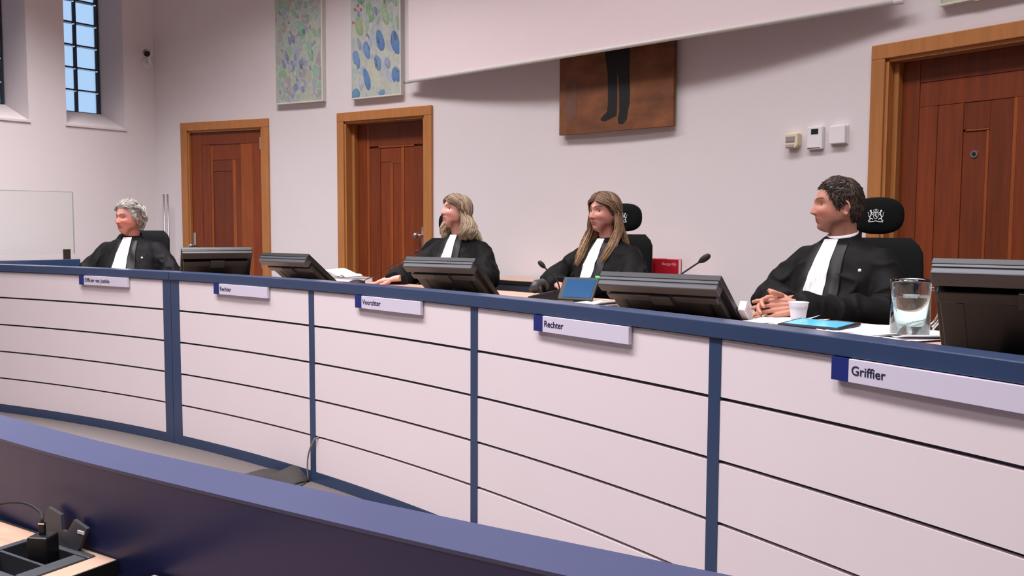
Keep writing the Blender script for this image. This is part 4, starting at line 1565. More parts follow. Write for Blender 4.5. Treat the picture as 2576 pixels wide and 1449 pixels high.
def head_surface(th, ph, prm, face=True):
    """th polar angle from the crown, ph azimuth from the nose (towards +x); returns Nx3 (y = front)"""
    a, b, c = prm['w'], prm['d'], prm['h']
    ct, st = np.cos(th), np.sin(th)
    front = np.clip(np.cos(ph), 0, 1)
    low = ct < 0
    p = np.where(low, 2 + 1.5 * front ** 0.6, 2.15)
    zz = np.abs(ct)
    rho = (1 - np.clip(zz, 0, 1) ** p) ** (1 / p)
    x = a * rho * np.sin(ph)
    y = b * rho * np.cos(ph)
    z = c * ct
    zl = np.clip(-ct, 0, 1)
    fr = np.clip(y / b, 0, 1)
    # jaw tapers towards the chin
    x = x * (1 - prm['jaw'] * sstep(zl, 0.25, 1.0) * (0.45 + 0.55 * fr))
    x = x * (1 - 0.05 * sstep(ct, 0.35, 1.0))
    # the back of the skull is fuller, the nape goes in
    y = np.where(y < 0, y * (1.04 - 0.42 * sstep(zl, 0.25, 0.95)), y)
    y = y - 0.010 * sstep(ct, 0.45, 1.0) * fr
    y = y - 0.006 * sstep(zl, 0.2, 0.5) * fr + 0.004 * sstep(zl, 0.8, 1.0) * fr
    # jaw line rises from the chin to the ears
    z = z + 0.040 * sstep(zl, 0.5, 1.0) * (1 - sstep(np.cos(ph), 0.25, 0.9))
    if face:
        m = (y > 0)
        mz = 0.0035 * np.clip(x / 0.02, -1.6, 1.6) ** 2      # corners of the mouth turn down

        def g(x0, z0, sx, sz):
            return np.exp(-((x - x0) / sx) ** 2 - ((z - z0) / sz) ** 2) * m
        dy = np.zeros_like(x)
        for s in (-1, 1):
            dy -= 0.0150 * g(s * 0.030, 0.006, 0.019, 0.0125)
            dy += 0.0040 * g(s * 0.028, 0.027, 0.024, 0.009)
            dy += 0.0055 * g(s * 0.044, -0.026, 0.020, 0.018)
            dy += 0.0055 * g(s * 0.0115, -0.036, 0.0065, 0.007)      # nostril wings
            dy -= 0.0035 * g(s * 0.026, -0.052, 0.006, 0.016)         # folds beside the mouth
            dy -= 0.004 * g(s * 0.05, -0.06, 0.016, 0.02)
        dy += 0.003 * g(0, 0.024, 0.012, 0.014)
        # nose ridge growing down to the tip
        t = np.clip((0.020 - z) / 0.052, 0, 1)
        prof = np.where((z < 0.024) & (z > -0.036), 0.004 + prm['nose'] * t ** 1.25, 0)
        prof = np.where(z <= -0.036, (0.004 + prm['nose']) * np.exp(-((z + 0.036) / 0.0055) ** 2), prof)
        prof = np.where(z >= 0.024, 0.004 * np.exp(-((z - 0.024) / 0.010) ** 2), prof)
        dy += prof * np.exp(-(x / (0.0078 + 0.0035 * t)) ** 2) * m
        # lips
        z_keep = z
        z = z + mz
        dy += 0.0058 * g(0, -0.0565, 0.019, 0.0048)
        dy += 0.0060 * g(0, -0.0680, 0.017, 0.0052)
        dy -= 0.0055 * g(0, -0.0620, 0.024, 0.0024)
        z = z_keep
        dy -= 0.0040 * g(0, -0.0800, 0.018, 0.006)
        dy -= 0.002 * g(0, -0.047, 0.006, 0.007)
        dy += prm.get('chin', 0.008) * g(0, -0.100, 0.020, 0.013)
        y = y + dy
    return np.stack([x, y, z], -1)


def grid_mesh(P, nth, nph):
    """P: (nth+1, nph, 3) closed in phi"""
    mb = MB()
    vs = P.reshape(-1, 3).tolist()
    fs = []
    for i in range(nth):
        for j in range(nph):
            a = i * nph + j
            b = i * nph + (j + 1) % nph
            fs.append((a, a + nph, b + nph, b))
    mb.add(vs, fs)
    return mb


def remesh(mb, voxel, smooth=2, fac=0.5):
    me = mesh_of('tmp', mb)
    o = D.objects.new('tmp', me)
    COL.objects.link(o)
    r = o.modifiers.new('r', 'REMESH')
    r.mode = 'VOXEL'
    r.voxel_size = voxel
    r.adaptivity = 0.0
    if smooth:
        s = o.modifiers.new('s', 'SMOOTH')
        s.iterations = smooth
        s.factor = fac
    dg = bpy.context.evaluated_depsgraph_get()
    out = D.meshes.new_from_object(o.evaluated_get(dg))
    D.objects.remove(o)
    D.meshes.remove(me)
    return out


def vco(me):
    a = np.empty(len(me.vertices) * 3, dtype=np.float32)
    me.vertices.foreach_get('co', a)
    return a.reshape(-1, 3).astype(float)


def mesh_arrays(me):
    v = vco(me)
    f = [tuple(p.vertices) for p in me.polygons]
    return v, f


def hand_mesh(mirror, curl, spread, thumb=(0.5, 0.3), voxel=0.0021, forearm=0.05):
    """hand along +x, back of the hand +z, thumb towards +y (mirror flips); returns verts, faces"""
    mb = MB()
    my = -1.0 if mirror else 1.0
    ys = [0.031, 0.0105, -0.0105, -0.030]
    xs = [0.090, 0.094, 0.090, 0.082]
    ln = [(0.041, 0.026, 0.022), (0.045, 0.029, 0.023), (0.042, 0.027, 0.023), (0.033, 0.021, 0.020)]
    for k in range(4):
        b = Vector((xs[k], ys[k], 0.0))
        mb.tube([(0.0, ys[k] * 0.55, 0.0), (0.045, ys[k] * 0.85, 0.003), tuple(b), tuple(b + Vector((0.006, 0, -0.001)))], [0.0155, 0.0145, 0.0112, 0.010], n=10)
        p = b.copy()
        ang = 0.0
        rad = [0.0100, 0.0092, 0.0084, 0.0070]
        if k == 3:
            rad = [r * 0.86 for r in rad]
        pts = [p.copy()]
        sd = spread * (1.5 - k)
        for q in range(3):
            ang += curl[k][q] if hasattr(curl[k], '__len__') else curl[k]
            d = Vector((math.cos(ang) * math.cos(sd), math.cos(ang) * math.sin(sd), -math.sin(ang)))
            p = p + d * ln[k][q]
            pts.append(p.copy())
        fine = []
        fr = []
        for q in range(3):
            for u in (0, 0.33, 0.67):
                fine.append(pts[q].lerp(pts[q + 1], u))
                kn = 1.06 if u == 0 else 0.97
                fr.append((rad[q] + (rad[q + 1] - rad[q]) * u) * kn)
        fine.append(pts[3])
        fr.append(rad[3])
        d = (pts[3] - pts[2]).normalized()
        fine.append(pts[3] + d * 0.004)
        fr.append(rad[3] * 0.6)
        mb.tube(fine, fr, n=10)
    # thumb
    t0 = Vector((0.022, 0.022, -0.006))
    a0, a1 = thumb
    d1 = Vector((math.cos(a0), math.sin(a0), -0.25)).normalized()
    d2 = Vector((math.cos(a1), math.sin(a1), -0.15)).normalized()
    p1 = t0 + d1 * 0.045
    p2 = p1 + d2 * 0.034
    p3 = p2 + d2 * 0.025
    mb.tube([t0, t0.lerp(p1, 0.5), p1, p1.lerp(p2, 0.5), p2, p3, p3 + d2 * 0.004], [0.017, 0.0155, 0.0118, 0.0105, 0.0108, 0.0088, 0.005], n=10)
    # wrist and forearm
    mb.tube([(-forearm, 0, 0.002), (-0.03, 0, 0.002), (0.0, 0, 0.001), (0.02, 0, 0.0)], [0.028, 0.028, 0.027, 0.028], n=14, flat=0.78, up=(0, 0, 1))
    mb.box((0.05, 0, -0.003), (0.07, 0.066, 0.018))
    mb.v = [(x, y * my, z) for x, y, z in mb.v]
    me = remesh(mb, voxel, 3, 0.5)
    v, f = mesh_arrays(me)
    D.meshes.remove(me)
    return v, f


def frame_from(fingers, dorsal, at):
    X = Vector(fingers).normalized()
    Z = Vector(dorsal)
    Z = (Z - X * Z.dot(X)).normalized()
    Y = Z.cross(X)
    return Matrix(((X.x, Y.x, Z.x, at[0]), (X.y, Y.y, Z.y, at[1]), (X.z, Y.z, Z.z, at[2]), (0, 0, 0, 1)))


M_hair = mat('hair', (120, 90, 60), rough=0.42, var=0.22, scale=70, vcol='tint', bump=0.25, bscale=220, spec=0.4)


def hair_obj(mb, cols, parent, name='hair', smooth=True):
    me = mesh_of(name, mb)
    set_tint(me, cols)
    return obj(name, me, M_hair, parent, smooth=smooth)


def lock(mb, cols, pts, width, thick, col, n=6):
    k = len(pts)
    prof = [min(1.0, 0.35 + 2.5 * i / k) * (1 - 0.85 * max(0, (i / (k - 1) - 0.72) / 0.28) ** 1.5) for i in range(k)]
    n0 = len(mb.v)
    mb.tube(pts, [width * p for p in prof], n=n, flat=thick / width)
    c = lin(col)
    m = len(mb.v) - n0
    cols += [[c[0], c[1], c[2], 1]] * m


def person(spec):
    FB = spec['face']
    rzb = R_(FB - 90)
    hz = spec['head'][2] - FZ
    dz = hz - 1.23
    hy0 = spec.get('hy', 0.0)
    Rb = Matrix.Rotation(rzb, 4, 'Z')
    org = Vector((spec['head'][0], spec['head'][1], FZ)) - (Rb @ Vector((0, hy0, 0)))
    org.z = FZ
    W2L = (Matrix.Translation(org) @ Rb).inverted()
    sc = spec['hs']
    HM = Matrix.Translation((0, hy0, hz)) @ Matrix.Rotation(R_(spec['hface'] - FB), 4, 'Z') @ Matrix.Rotation(R_(spec['hpitch']), 4, 'X') @ Matrix.Rotation(R_(spec.get('hroll', 0)), 4, 'Y') @ Matrix.Scale(sc, 4)
    prm = spec['prm']
    fem = spec['fem']
    # ---- body: head, neck, torso, arms, legs fused into one surface
    nth, nph = 110, 150
    TH, PH = np.meshgrid(np.linspace(0.02, PI - 0.02, nth + 1), np.linspace(0, 2 * PI, nph, endpoint=False), indexing='ij')
    HP = head_surface(TH, PH, prm)
    body = grid_mesh(HP, nth, nph)
    n = len(body.v)
    body.f += [tuple(range(nph - 1, -1, -1)), tuple(nth * nph + j for j in range(nph))]
    for s in (-1, 1):   # ears
        er = MB()
        Me = Matrix.Translation((s * (prm['w'] - 0.001), -0.012, -0.008)) @ Matrix.Rotation(R_(s * 24), 4, 'Z') @ Matrix.Rotation(R_(-10), 4, 'X')
        rim = [(s * 0.006, 0.016 * math.cos(t) - 0.001, 0.027 * math.sin(t) + (0.003 if math.sin(t) > 0 else 0)) for t in np.linspace(-0.6 * PI, 1.1 * PI, 18)]
        rim = [(x + s * 0.010 * max(0, -y / 0.017), y, z) for x, y, z in rim]
        er.tube(rim, [0.0042] * 18, n=8)
        er.sphere((s * 0.001, -0.001, 0.0), (0.004, 0.015, 0.024), 14, 10)
        er.sphere((s * 0.004, 0.004, -0.026), (0.005, 0.008, 0.009), 12, 8)
        er.sphere((s * 0.005, -0.004, 0.006), (0.005, 0.006, 0.014), 10, 8)
        er.xf(Me)
        body.add(er.v, er.f)
    body.xf(HM)
    nr = 0.050 if fem else 0.059
    nb = Vector((0, hy0 - 0.045, 1.035 + dz))
    ntop = HM @ Vector((0, -0.022, -0.055))
    nmid = ntop.lerp(nb, 0.5)
    body.tube([ntop, nmid, nb, nb + Vector((0, 0, -0.05))], [nr * 0.98, nr, nr * 1.12, nr * 1.5], n=20)
    sw = 0.165 if fem else 0.19
    body.tube([(0, hy0 - .045, 1.02 + dz), (0, hy0 - .04, 0.97 + dz), (0, 0.02, 0.80), (0, 0.07, 0.60), (0, 0.06, 0.54)], [0.07, 0.095, 0.11, 0.115, 0.12], n=20)
    arms = spec['arms']   # {side: (elbow, wrist)} in local coordinates
    for s in (-1, 1):
        sh = Vector((s * (sw - 0.02), hy0 - 0.045, 0.955 + dz))
        e, w = [Vector(p) for p in arms[s]]
        body.tube([(0, hy0 - 0.045, 0.98 + dz), sh, sh.lerp(e, 0.5), e, e.lerp(w, 0.5), w], [0.04, 0.036, 0.036, 0.034, 0.034, 0.028], n=14)
        hp = Vector((s * 0.09, 0.02, 0.56))
        kn = Vector((s * 0.13, 0.46, 0.54))
        body.tube([hp, hp.lerp(kn, .5), kn], [0.085, 0.078, 0.06], n=14)
        body.tube([kn, kn + Vector((0, 0.02, -0.22)), kn + Vector((0, 0.0, -0.46))], [0.058, 0.055, 0.04], n=14)
        body.sphere(kn + Vector((0, 0.07, -0.49)), (0.048, 0.13, 0.045), 16, 10)
    me = remesh(body, 0.0034, 2, 0.45)
    v, f = mesh_arrays(me)
    D.meshes.remove(me)
    V = [v]
    F = list(f)
    off = len(v)
    for hd in spec['hands']:
        hv, hf = hand_mesh(hd['mirror'], hd['curl'], hd.get('spread', 0.06), hd.get('thumb', (0.6, 0.35)))
        A = np.array(frame_from(W2L.to_3x3() @ Vector(hd['dir']), W2L.to_3x3() @ Vector(hd['back']), W2L @ Vector(hd['at'])))
        hv = hv * hd.get('scale', 1.0)
        hv = hv @ A[:3, :3].T + A[:3, 3]
        V.append(hv)
        F += [tuple(i + off for i in q) for q in hf]
        off += len(hv)
    V = np.concatenate(V)
    me = D.meshes.new('person')
    me.from_pydata(V.tolist(), [], F)
    me.update()
    # skin colouring in head coordinates
    iH = np.array(HM.inverted())
    L_ = V @ iH[:3, :3].T + iH[:3, 3]
    x, y, z = L_.T
    sk = np.array(lin(spec['skin'])[:3])
    col = np.tile(sk, (len(V), 1))
    hd_ = (np.abs(z) < 0.14) & (np.abs(x) < 0.1) & (np.abs(y) < 0.14)

    def blend(mask, rgb):
        t = (mask * hd_)[:, None]
        col[:] = col * (1 - t) + np.array(lin(rgb)[:3]) * t

    def gm(x0, z0, sx, sz, p=2):
        return np.exp(-(np.abs((x - x0) / sx)) ** p - (np.abs((z - z0) / sz)) ** p) * (y > 0.02)
    ck = spec.get('cheek', (206, 120, 108))
    for s in (-1, 1):
        blend(0.5 * gm(s * 0.045, -0.028, 0.024, 0.02), ck)
        bz = 0.0275 + 0.004 * np.clip(1 - ((np.abs(x) - 0.034) / 0.02) ** 2, -1, 1)
        br = np.exp(-((z - bz) / 0.0054) ** 2) * sstep(s * x, 0.008, 0.014) * (1 - sstep(s * x, 0.042, 0.053)) * (y > 0.03)
        blend(spec.get('brow_s', 0.85) * br, spec['brow'])
        blend(0.45 * gm(s * 0.031, 0.008, 0.017, 0.011), spec.get('lid', (150, 98, 84)))  # eye-socket shade painted into the lids as a darker tint
        blend(0.75 * gm(s * 0.0075, -0.0405, 0.0045, 0.003), (96, 50, 42))
    blend(0.35 * gm(0, -0.03, 0.013, 0.012), ck)
    z_keep = z
    z = z + 0.0035 * np.clip(x / 0.02, -1.6, 1.6) ** 2
    blend(0.8 * gm(0, -0.0625, 0.022, 0.0085, 4), spec['lip'])
    blend(0.85 * gm(0, -0.0622, 0.024, 0.0022), (78, 36, 34))
    z = z_keep
    if spec.get('stubble'):
        blend(0.45 * sstep(-z, 0.04, 0.07) * (1 - gm(0, -0.0625, 0.022, 0.0085, 4)) * (y > -0.03), spec['stubble'])
    # trousers and shoes below the robe
    lowm = (V[:, 2] < 0.70) & (~hd_)
    hands_far = np.zeros(len(V), bool)
    hands_far[len(v):] = True
    col[lowm & ~hands_far] = lin((20, 20, 22))[:3]
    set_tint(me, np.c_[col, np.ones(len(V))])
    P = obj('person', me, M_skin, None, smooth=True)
    P.location = org
    P.rotation_euler = (0, 0, rzb)
    tag(P, spec['label'], 'person')
    # ---- eyes
    for s in (-1, 1):
        ex, ez = s * 0.031, 0.005
        dd = (HP[..., 0] - ex) ** 2 + (HP[..., 2] - ez) ** 2 + (HP[..., 1] < 0) * 1
        ey = HP[..., 1].reshape(-1)[np.argmin(dd.reshape(-1))] - 0.0080
        eb = MB()
        eb.sphere((0, 0, 0), 0.0128, 40, 36, Matrix.Rotation(-PI / 2, 3, 'X'))
        vv = np.array(eb.v)
        dn = vv / 0.0128
        el = np.degrees(np.arcsin(np.clip(dn[:, 2], -1, 1)))
        gz = Vector((spec.get('gaze', 0.0), 1, 0.02)).normalized()
        ang = np.degrees(np.arccos(np.clip(dn @ np.array(gz), -1, 1)))
        ec = np.tile(np.array(lin((206, 192, 186))), (len(vv), 1))
        ec[ang < 33] = lin(spec.get('iris', (62, 56, 54)))
        ec[ang < 16] = lin((14, 12, 12))
        up = spec.get('lidtop', 16) + 6
        ec[el > up - 10] = lin((44, 28, 25))
        ec[el > up] = lin(tuple(int(c * 0.93) for c in spec['skin']))
        ec[el < -20] = lin(tuple(int(c * 0.95) for c in spec['skin']))
        m_e = Matrix.Translation((ex, ey, ez)) @ Matrix.Rotation(R_(-s * 4), 4, 'Z')
        eb.xf(HM @ m_e)
        em = mesh_of('eye', eb)
        set_tint(em, ec)
        obj('eye', em, M_eye, P, smooth=True)
    # ---- robe
    rb = MB()
    rings = spec.get('torso') or ([(1.085, .064, .062), (1.068, .080, .074), (1.05, .115, .084), (1.022, .162, .098), (.98, .190, .112), (.91, .200, .126), (.80, .200, .138), (.70, .208, .150), (.60, .225, .165), (.50, .24, .18), (.46, .24, .18)] if fem else
                                  [(1.098, .074, .072), (1.083, .090, .08), (1.065, .128, .09), (1.038, .182, .104), (.995, .216, .12), (.92, .226, .135), (.80, .222, .148), (.70, .228, .158), (.60, .24, .17), (.50, .25, .18), (.46, .25, .18)])
    lean = spec.get('lean', 0.13)
    rr = []
    for (zz, hx, hy) in rings:
        u = max(0, min(1, (zz - 0.5) / 0.55))
        yc = (hy0 - 0.045) * u + lean * (1 - u) ** 1.2
        zr = zz + dz * u
        ring = []
        for j in range(48):
            c, s = superell(2 * PI * j / 48, 2.3)
            ring.append((c * hx, yc + s * hy, zr))
        rr.append(ring)
    rb.rings(rr)
    for s in (-1, 1):
        sh = Vector((s * (sw + 0.0), hy0 - 0.045, (0.972 if fem else 0.985) + dz))
        e, w = [Vector(p) for p in arms[s]]
        cu = w - (e - w).normalized() * 0.008
        pts, rad = [Vector((s * 0.05, hy0 - 0.045, 0.985 + dz)), Vector((s * (sw * 0.6), hy0 - 0.045, 0.988 + dz))], [0.06, 0.066]
        for k in range(7):
            u = k / 6
            pts.append(sh.lerp(e, u))
            rad.append(0.070 + 0.012 * u)
        for k in range(1, 8):
            u = k / 7
            sag = Vector((0, 0, -0.018 * u))
            pts.append(e.lerp(cu, u) + sag)
            rad.append(0.082 - 0.020 * math.sin(u * PI * 0.5) + 0.004 * u)
        rb.tube(pts, rad, n=20)
        hp = Vector((s * 0.10, 0.04, 0.55))
        kn = Vector((s * 0.13, 0.47, 0.54))
        rb.tube([hp, hp.lerp(kn, .5), kn], [0.12, 0.115, 0.10], n=18)
        rb.tube([kn + Vector((0, 0.02, 0.02)), kn + Vector((0, 0.04, -0.22)), kn + Vector((0, 0.03, -0.34))], [0.10, 0.11, 0.12], n=18)
    me = remesh(rb, 0.0075, 12, 0.5)
    rv = vco(me)
    nrm = np.empty(len(rv) * 3, dtype=np.float32)
    me.vertices.foreach_get('normal', nrm)
    nrm = nrm.reshape(-1, 3)
    sd = spec['seed']
    disp = np.empty(len(rv))
    for i in range(len(rv)):
        x_, y_, z_ = rv[i]
        a = mnoise.noise(Vector((x_ * 13 + sd, y_ * 13, z_ * 4.0)))
        b2 = mnoise.noise(Vector((x_ * 26 + sd, y_ * 22 + 5, z_ * 12)))
        rid = 1 - abs(mnoise.noise(Vector((x_ * 9 + sd + 9, y_ * 11 + z_ * 5, z_ * 7 - y_ * 4)))) * 2
        disp[i] = 0.012 * a + 0.004 * b2 + 0.013 * max(0, rid) ** 4
    amp = sstep(1.05 + dz - rv[:, 2], 0.0, 0.12) * 0.8 + 0.2
    rv = rv + nrm * (disp * amp)[:, None]
    me.vertices.foreach_set('co', rv.astype(np.float32).ravel())
    me.update()
    me.name = 'robe'
    ro = obj('robe', me, M_robe, P, smooth=True, label='black court robe')
    sm_ = ro.modifiers.new('smooth', 'SMOOTH')
    sm_.factor = 0.5
    sm_.iterations = 5
    bv = BVHTree.FromPolygons([tuple(p) for p in rv], [tuple(p.vertices) for p in me.polygons])

    zs_ = np.array([q[0] + dz * max(0, min(1, (q[0] - 0.5) / 0.55)) for q in rings])[::-1]
    hx_ = np.array([q[1] for q in rings])[::-1]
    hy_ = np.array([q[2] for q in rings])[::-1]
    yc_ = np.array([(hy0 - 0.045) * max(0, min(1, (q[0] - 0.5) / 0.55)) + lean * (1 - max(0, min(1, (q[0] - 0.5) / 0.55))) ** 1.2 for q in rings])[::-1]

    def cast(xx, zz, offd):
        """front of the torso at (xx, zz), preferring the draped robe surface"""
        a_ = float(np.interp(zz, zs_, hx_))
        b_ = float(np.interp(zz, zs_, hy_))
        c_ = float(np.interp(zz, zs_, yc_))
        ya = c_ + b_ * max(0.0, 1 - min(1.0, abs(xx) / a_) ** 2.3) ** (1 / 2.3)
        h = bv.ray_cast(Vector((xx, ya + 0.022, zz)), Vector((0, -1, 0)))
        if h[0] is not None and abs(h[0].y - ya) < 0.03:
            ya = h[0].y
        return Vector((xx, ya + offd, zz))
    # ---- collar: white shirt band and the robe's black stand collar
    ctop = (1.096 if fem else 1.106) + dz
    neck_c = lambda zz: nb.lerp(ntop, (zz - nb.z) / (ntop.z - nb.z))

    def band(z_f, z_b, h_f, h_b, r0, a0, a1, th, nseg=40):
        vs, fs = [], []
        for i in range(nseg + 1):
            a = a0 + (a1 - a0) * i / nseg
            bk = (1 - math.cos(a)) / 2
            zb = z_f + (z_b - z_f) * bk
            h = h_f + (h_b - h_f) * bk
            for k, (rad, z_) in enumerate(((r0 + th, zb), (r0 + th * 0.6, zb + h), (r0, zb + h), (r0, zb))):
                c = neck_c(min(z_, ntop.z))
                vs.append((c.x + rad * math.sin(a), c.y + rad * math.cos(a) * 1.02, z_))
        for i in range(nseg):
            for k in range(4):
                a = i * 4 + k
                b = i * 4 + (k + 1) % 4
                fs.append((a, b, b + 4, a + 4))
        return MB().add(vs, fs)
    if spec.get('shirt'):
        obj('shirt_collar', band(ctop - 0.035, ctop - 0.012, 0.028, 0.034, nr + 0.004, -PI, PI, 0.004), M_bef, P, smooth=True)
    obj('robe_collar', band(ctop - 0.060, ctop - 0.045, 0.036, 0.066, nr + 0.008, R_(26), R_(334), 0.012), M_robe, P, smooth=True)
    # ---- white pleated bands hanging from the collar
    zt_, zb_ = (1.078 if fem else 1.086) + dz, spec.get('bef_low', 0.70)
    w0, w1 = (0.026, 0.055) if fem else (0.032, 0.064)
    bx0, bx1 = spec.get('bef_x', (0.0, 0.0))
    nu, nv = 36, 34
    vs, fs = [], []
    grid = []
    for i in range(nv + 1):
        u = i / nv
        zz = zt_ + (zb_ - zt_) * u
        hw_ = w0 + (w1 - w0) * u
        row = []
        for j in range(nu + 1):
            q = j / nu * 2 - 1
            xx = bx0 + (bx1 - bx0) * u + q * hw_
            row.append(cast(xx, zz, 0.0))
        grid.append(row)
    ysm = np.array([[p.y for p in r] for r in grid])
    for _ in range(10):
        ysm[1:-1] = np.maximum(ysm[1:-1], (ysm[:-2] + ysm[1:-1] * 2 + ysm[2:]) / 4)
        ysm[:, 1:-1] = np.maximum(ysm[:, 1:-1], (ysm[:, :-2] + ysm[:, 1:-1] * 2 + ysm[:, 2:]) / 4)
    fb = np.array([nb.y + nr * 1.02] * 3)
    for i in range(nv + 1):
        u = i / nv
        for j in range(nu + 1):
            q = j / nu * 2 - 1
            yy = ysm[i, j]
            zz = grid[i][j].z
            if u < 0.18:
                cpt = neck_c(zz)
                xx = grid[i][j].x
                yn = cpt.y + math.sqrt(max(0, (nr + 0.012) ** 2 - xx * xx))
                yy = max(yy, yn) if u < 0.1 else yy
            pl = 0.0035 * math.sin(q * PI * 4.5) * (0.3 + 0.7 * u)
            ed = 0.006 * (1 if abs(q) < 0.98 else -1)
            vs.append((grid[i][j].x, yy + 0.010 + pl, zz))
    for i in range(nv):
        for j in range(nu):
            a = i * (nu + 1) + j
            fs.append((a, a + 1, a + nu + 2, a + nu + 1))
    bo = obj('white_bands', MB().add(vs, fs), M_bef, P, smooth=True, label='white pleated bands hanging from the collar')
    s_ = bo.modifiers.new('solid', 'SOLIDIFY')
    s_.thickness = 0.008
    # ---- satin facings beside the bands
    for s in (-1, 1):
        vs, fs = [], []
        n1, n2 = 30, 10
        for i in range(n1 + 1):
            u = i / n1
            zz = zt_ - 0.015 + (zb_ - 0.05 - zt_ + 0.015) * u
            hw_ = w0 + (w1 - w0) * u
            for j in range(n2 + 1):
                q = j / n2
                xx = bx0 + (bx1 - bx0) * u + s * (hw_ - 0.006 + q * (0.055 + 0.03 * u))
                p = cast(xx, zz, 0.0045 + 0.004 * math.sin(q * PI))
                vs.append(tuple(p))
        vv = np.array(vs).reshape(n1 + 1, n2 + 1, 3)
        for _ in range(4):
            vv[1:-1, :, 1] = (vv[:-2, :, 1] + 2 * vv[1:-1, :, 1] + vv[2:, :, 1]) / 4
        for i in range(n1):
            for j in range(n2):
                a = i * (n2 + 1) + j
                fs.append((a, a + 1, a + n2 + 2, a + n2 + 1))
        fo = obj('robe_facing', MB().add(vv.reshape(-1, 3).tolist(), fs), M_satin, P, smooth=True)
        s_ = fo.modifiers.new('solid', 'SOLIDIFY')
        s_.thickness = 0.004
    if spec.get('pin'):
        px, pz = spec['pin']
        h = bv.ray_cast(Vector((px, hy0 + 0.6, pz + dz)), Vector((0, -1, 0)))
        if h[0] is not None:
            obj('button', MB().sphere(h[0], (0.008, 0.006, 0.008), 14, 10), M_white, P, smooth=True, label='small white button')
    if spec.get('earring'):
        for s in (-1, 1):
            c = HM @ Vector((s * (prm['w'] + 0.006), -0.010, -0.046))
            obj('earring', MB().sphere(c, 0.0075, 14, 10), mat('pearl_gold', (226, 190, 150), rough=0.2, metal=0.6), P, smooth=True, label='gold earring')
    # ---- hair
    spec['hair'](P, HM, prm, spec)
    return P


def hairline(ph, pts):
    a = np.degrees(np.abs((ph + PI) % (2 * PI) - PI))
    return np.interp(a, [p[0] for p in pts], [p[1] for p in pts])


def hair_shell(prm, line, thick, seed, colf, amp=0.004, fr=(18, 5)):
    nth, nph = 80, 140
    TH, PH = np.meshgrid(np.linspace(0.02, 2.6, nth + 1), np.linspace(0, 2 * PI, nph, endpoint=False), indexing='ij')
    P = head_surface(TH, PH, prm, face=False)
    nrm = P / np.array([prm['w'], prm['d'], prm['h']]) ** 2
    nrm /= np.linalg.norm(nrm, axis=-1)[..., None]
    hl = hairline(PH, line)
    mask = P[..., 2] - hl
    t = thick(TH, PH, P) * sstep(mask, -0.004, 0.022) - 0.0035 * (mask < -0.002)
    nz = np.zeros_like(t)
    cl = np.zeros(t.shape + (4,))
    for i in range(nth + 1):
        for j in range(nph):
            ph = PH[i, j]
            q = Vector((math.cos(ph) * fr[0] * 0.5, math.sin(ph) * fr[0] * 0.5 + seed, TH[i, j] * fr[1]))
            nz[i, j] = mnoise.noise(q) + 0.5 * mnoise.noise(q * 2.3)
            cl[i, j] = colf(mnoise.noise(q * 1.7 + Vector((9, 3, 1))), P[i, j])
    t = t + amp * nz * sstep(mask, 0.0, 0.02)
    Q = P + nrm * t[..., None]
    keep = mask > -0.012
    mb = MB()
    mb.v = [tuple(p) for p in Q.reshape(-1, 3)]
    for i in range(nth):
        for j in range(nph):
            a = i * nph + j
            b = i * nph + (j + 1) % nph
            if keep[i, j] or keep[i, (j + 1) % nph] or keep[i + 1, j]:
                mb.f.append((a, a + nph, b + nph, b))
    mb.f.append(tuple(range(nph - 1, -1, -1)))
    return mb, cl.reshape(-1, 4).tolist()


def mixc(a, b, t):
    t = max(0, min(1, t))
    return tuple(a[k] * (1 - t) + b[k] * t for k in range(3))


def colfun(dark, light, gain=1.2):
    def f(n, p):
        c = mixc(dark, light, 0.5 + gain * n * 0.5)
        return lin(c)
    return f


MLINE = [(0, .072), (28, .070), (42, .062), (54, .040), (64, .010), (74, -.018), (82, -.022), (88, .008), (102, .010), (110, -.045), (130, -.070), (180, -.076)]


def surf_pt(prm, th, ph, off):
    p = head_surface(np.array([th]), np.array([ph]), prm, face=False)[0]
    n = p / np.array([prm['w'], prm['d'], prm['h']]) ** 2
    n /= np.linalg.norm(n)
    return Vector(p + n * off), Vector(n)


def sp_ang(prm, p):
    """head point -> polar angles of head_surface"""
    c = max(-0.999, min(0.999, p.z / prm['h']))
    return math.acos(c), math.atan2(p.x / prm['w'], p.y / prm['d'])


def strand(prm, th, ph, o0, o1, comb, step, n, wave=0.0, w_ph=0.0, freq=1.0):
    """short strand laid along the skull following the combing direction"""
    p, nn = surf_pt(prm, th, ph, o0)
    pts = [p]
    for k in range(1, n):
        d = comb(p)
        d = d - nn * d.dot(nn)
        if d.length < 1e-4:
            d = nn.orthogonal()
        d.normalize()
        sd = nn.cross(d)
        q = p + d * step + sd * (wave * math.cos(w_ph + k * freq))
        t2, p2 = sp_ang(prm, q * (prm['h'] / (prm['h'] + o0)))
        p, nn = surf_pt(prm, t2, p2, o0 + (o1 - o0) * k / (n - 1) + wave * 0.6 * math.sin(w_ph + k * freq))
        pts.append(p)
    return pts


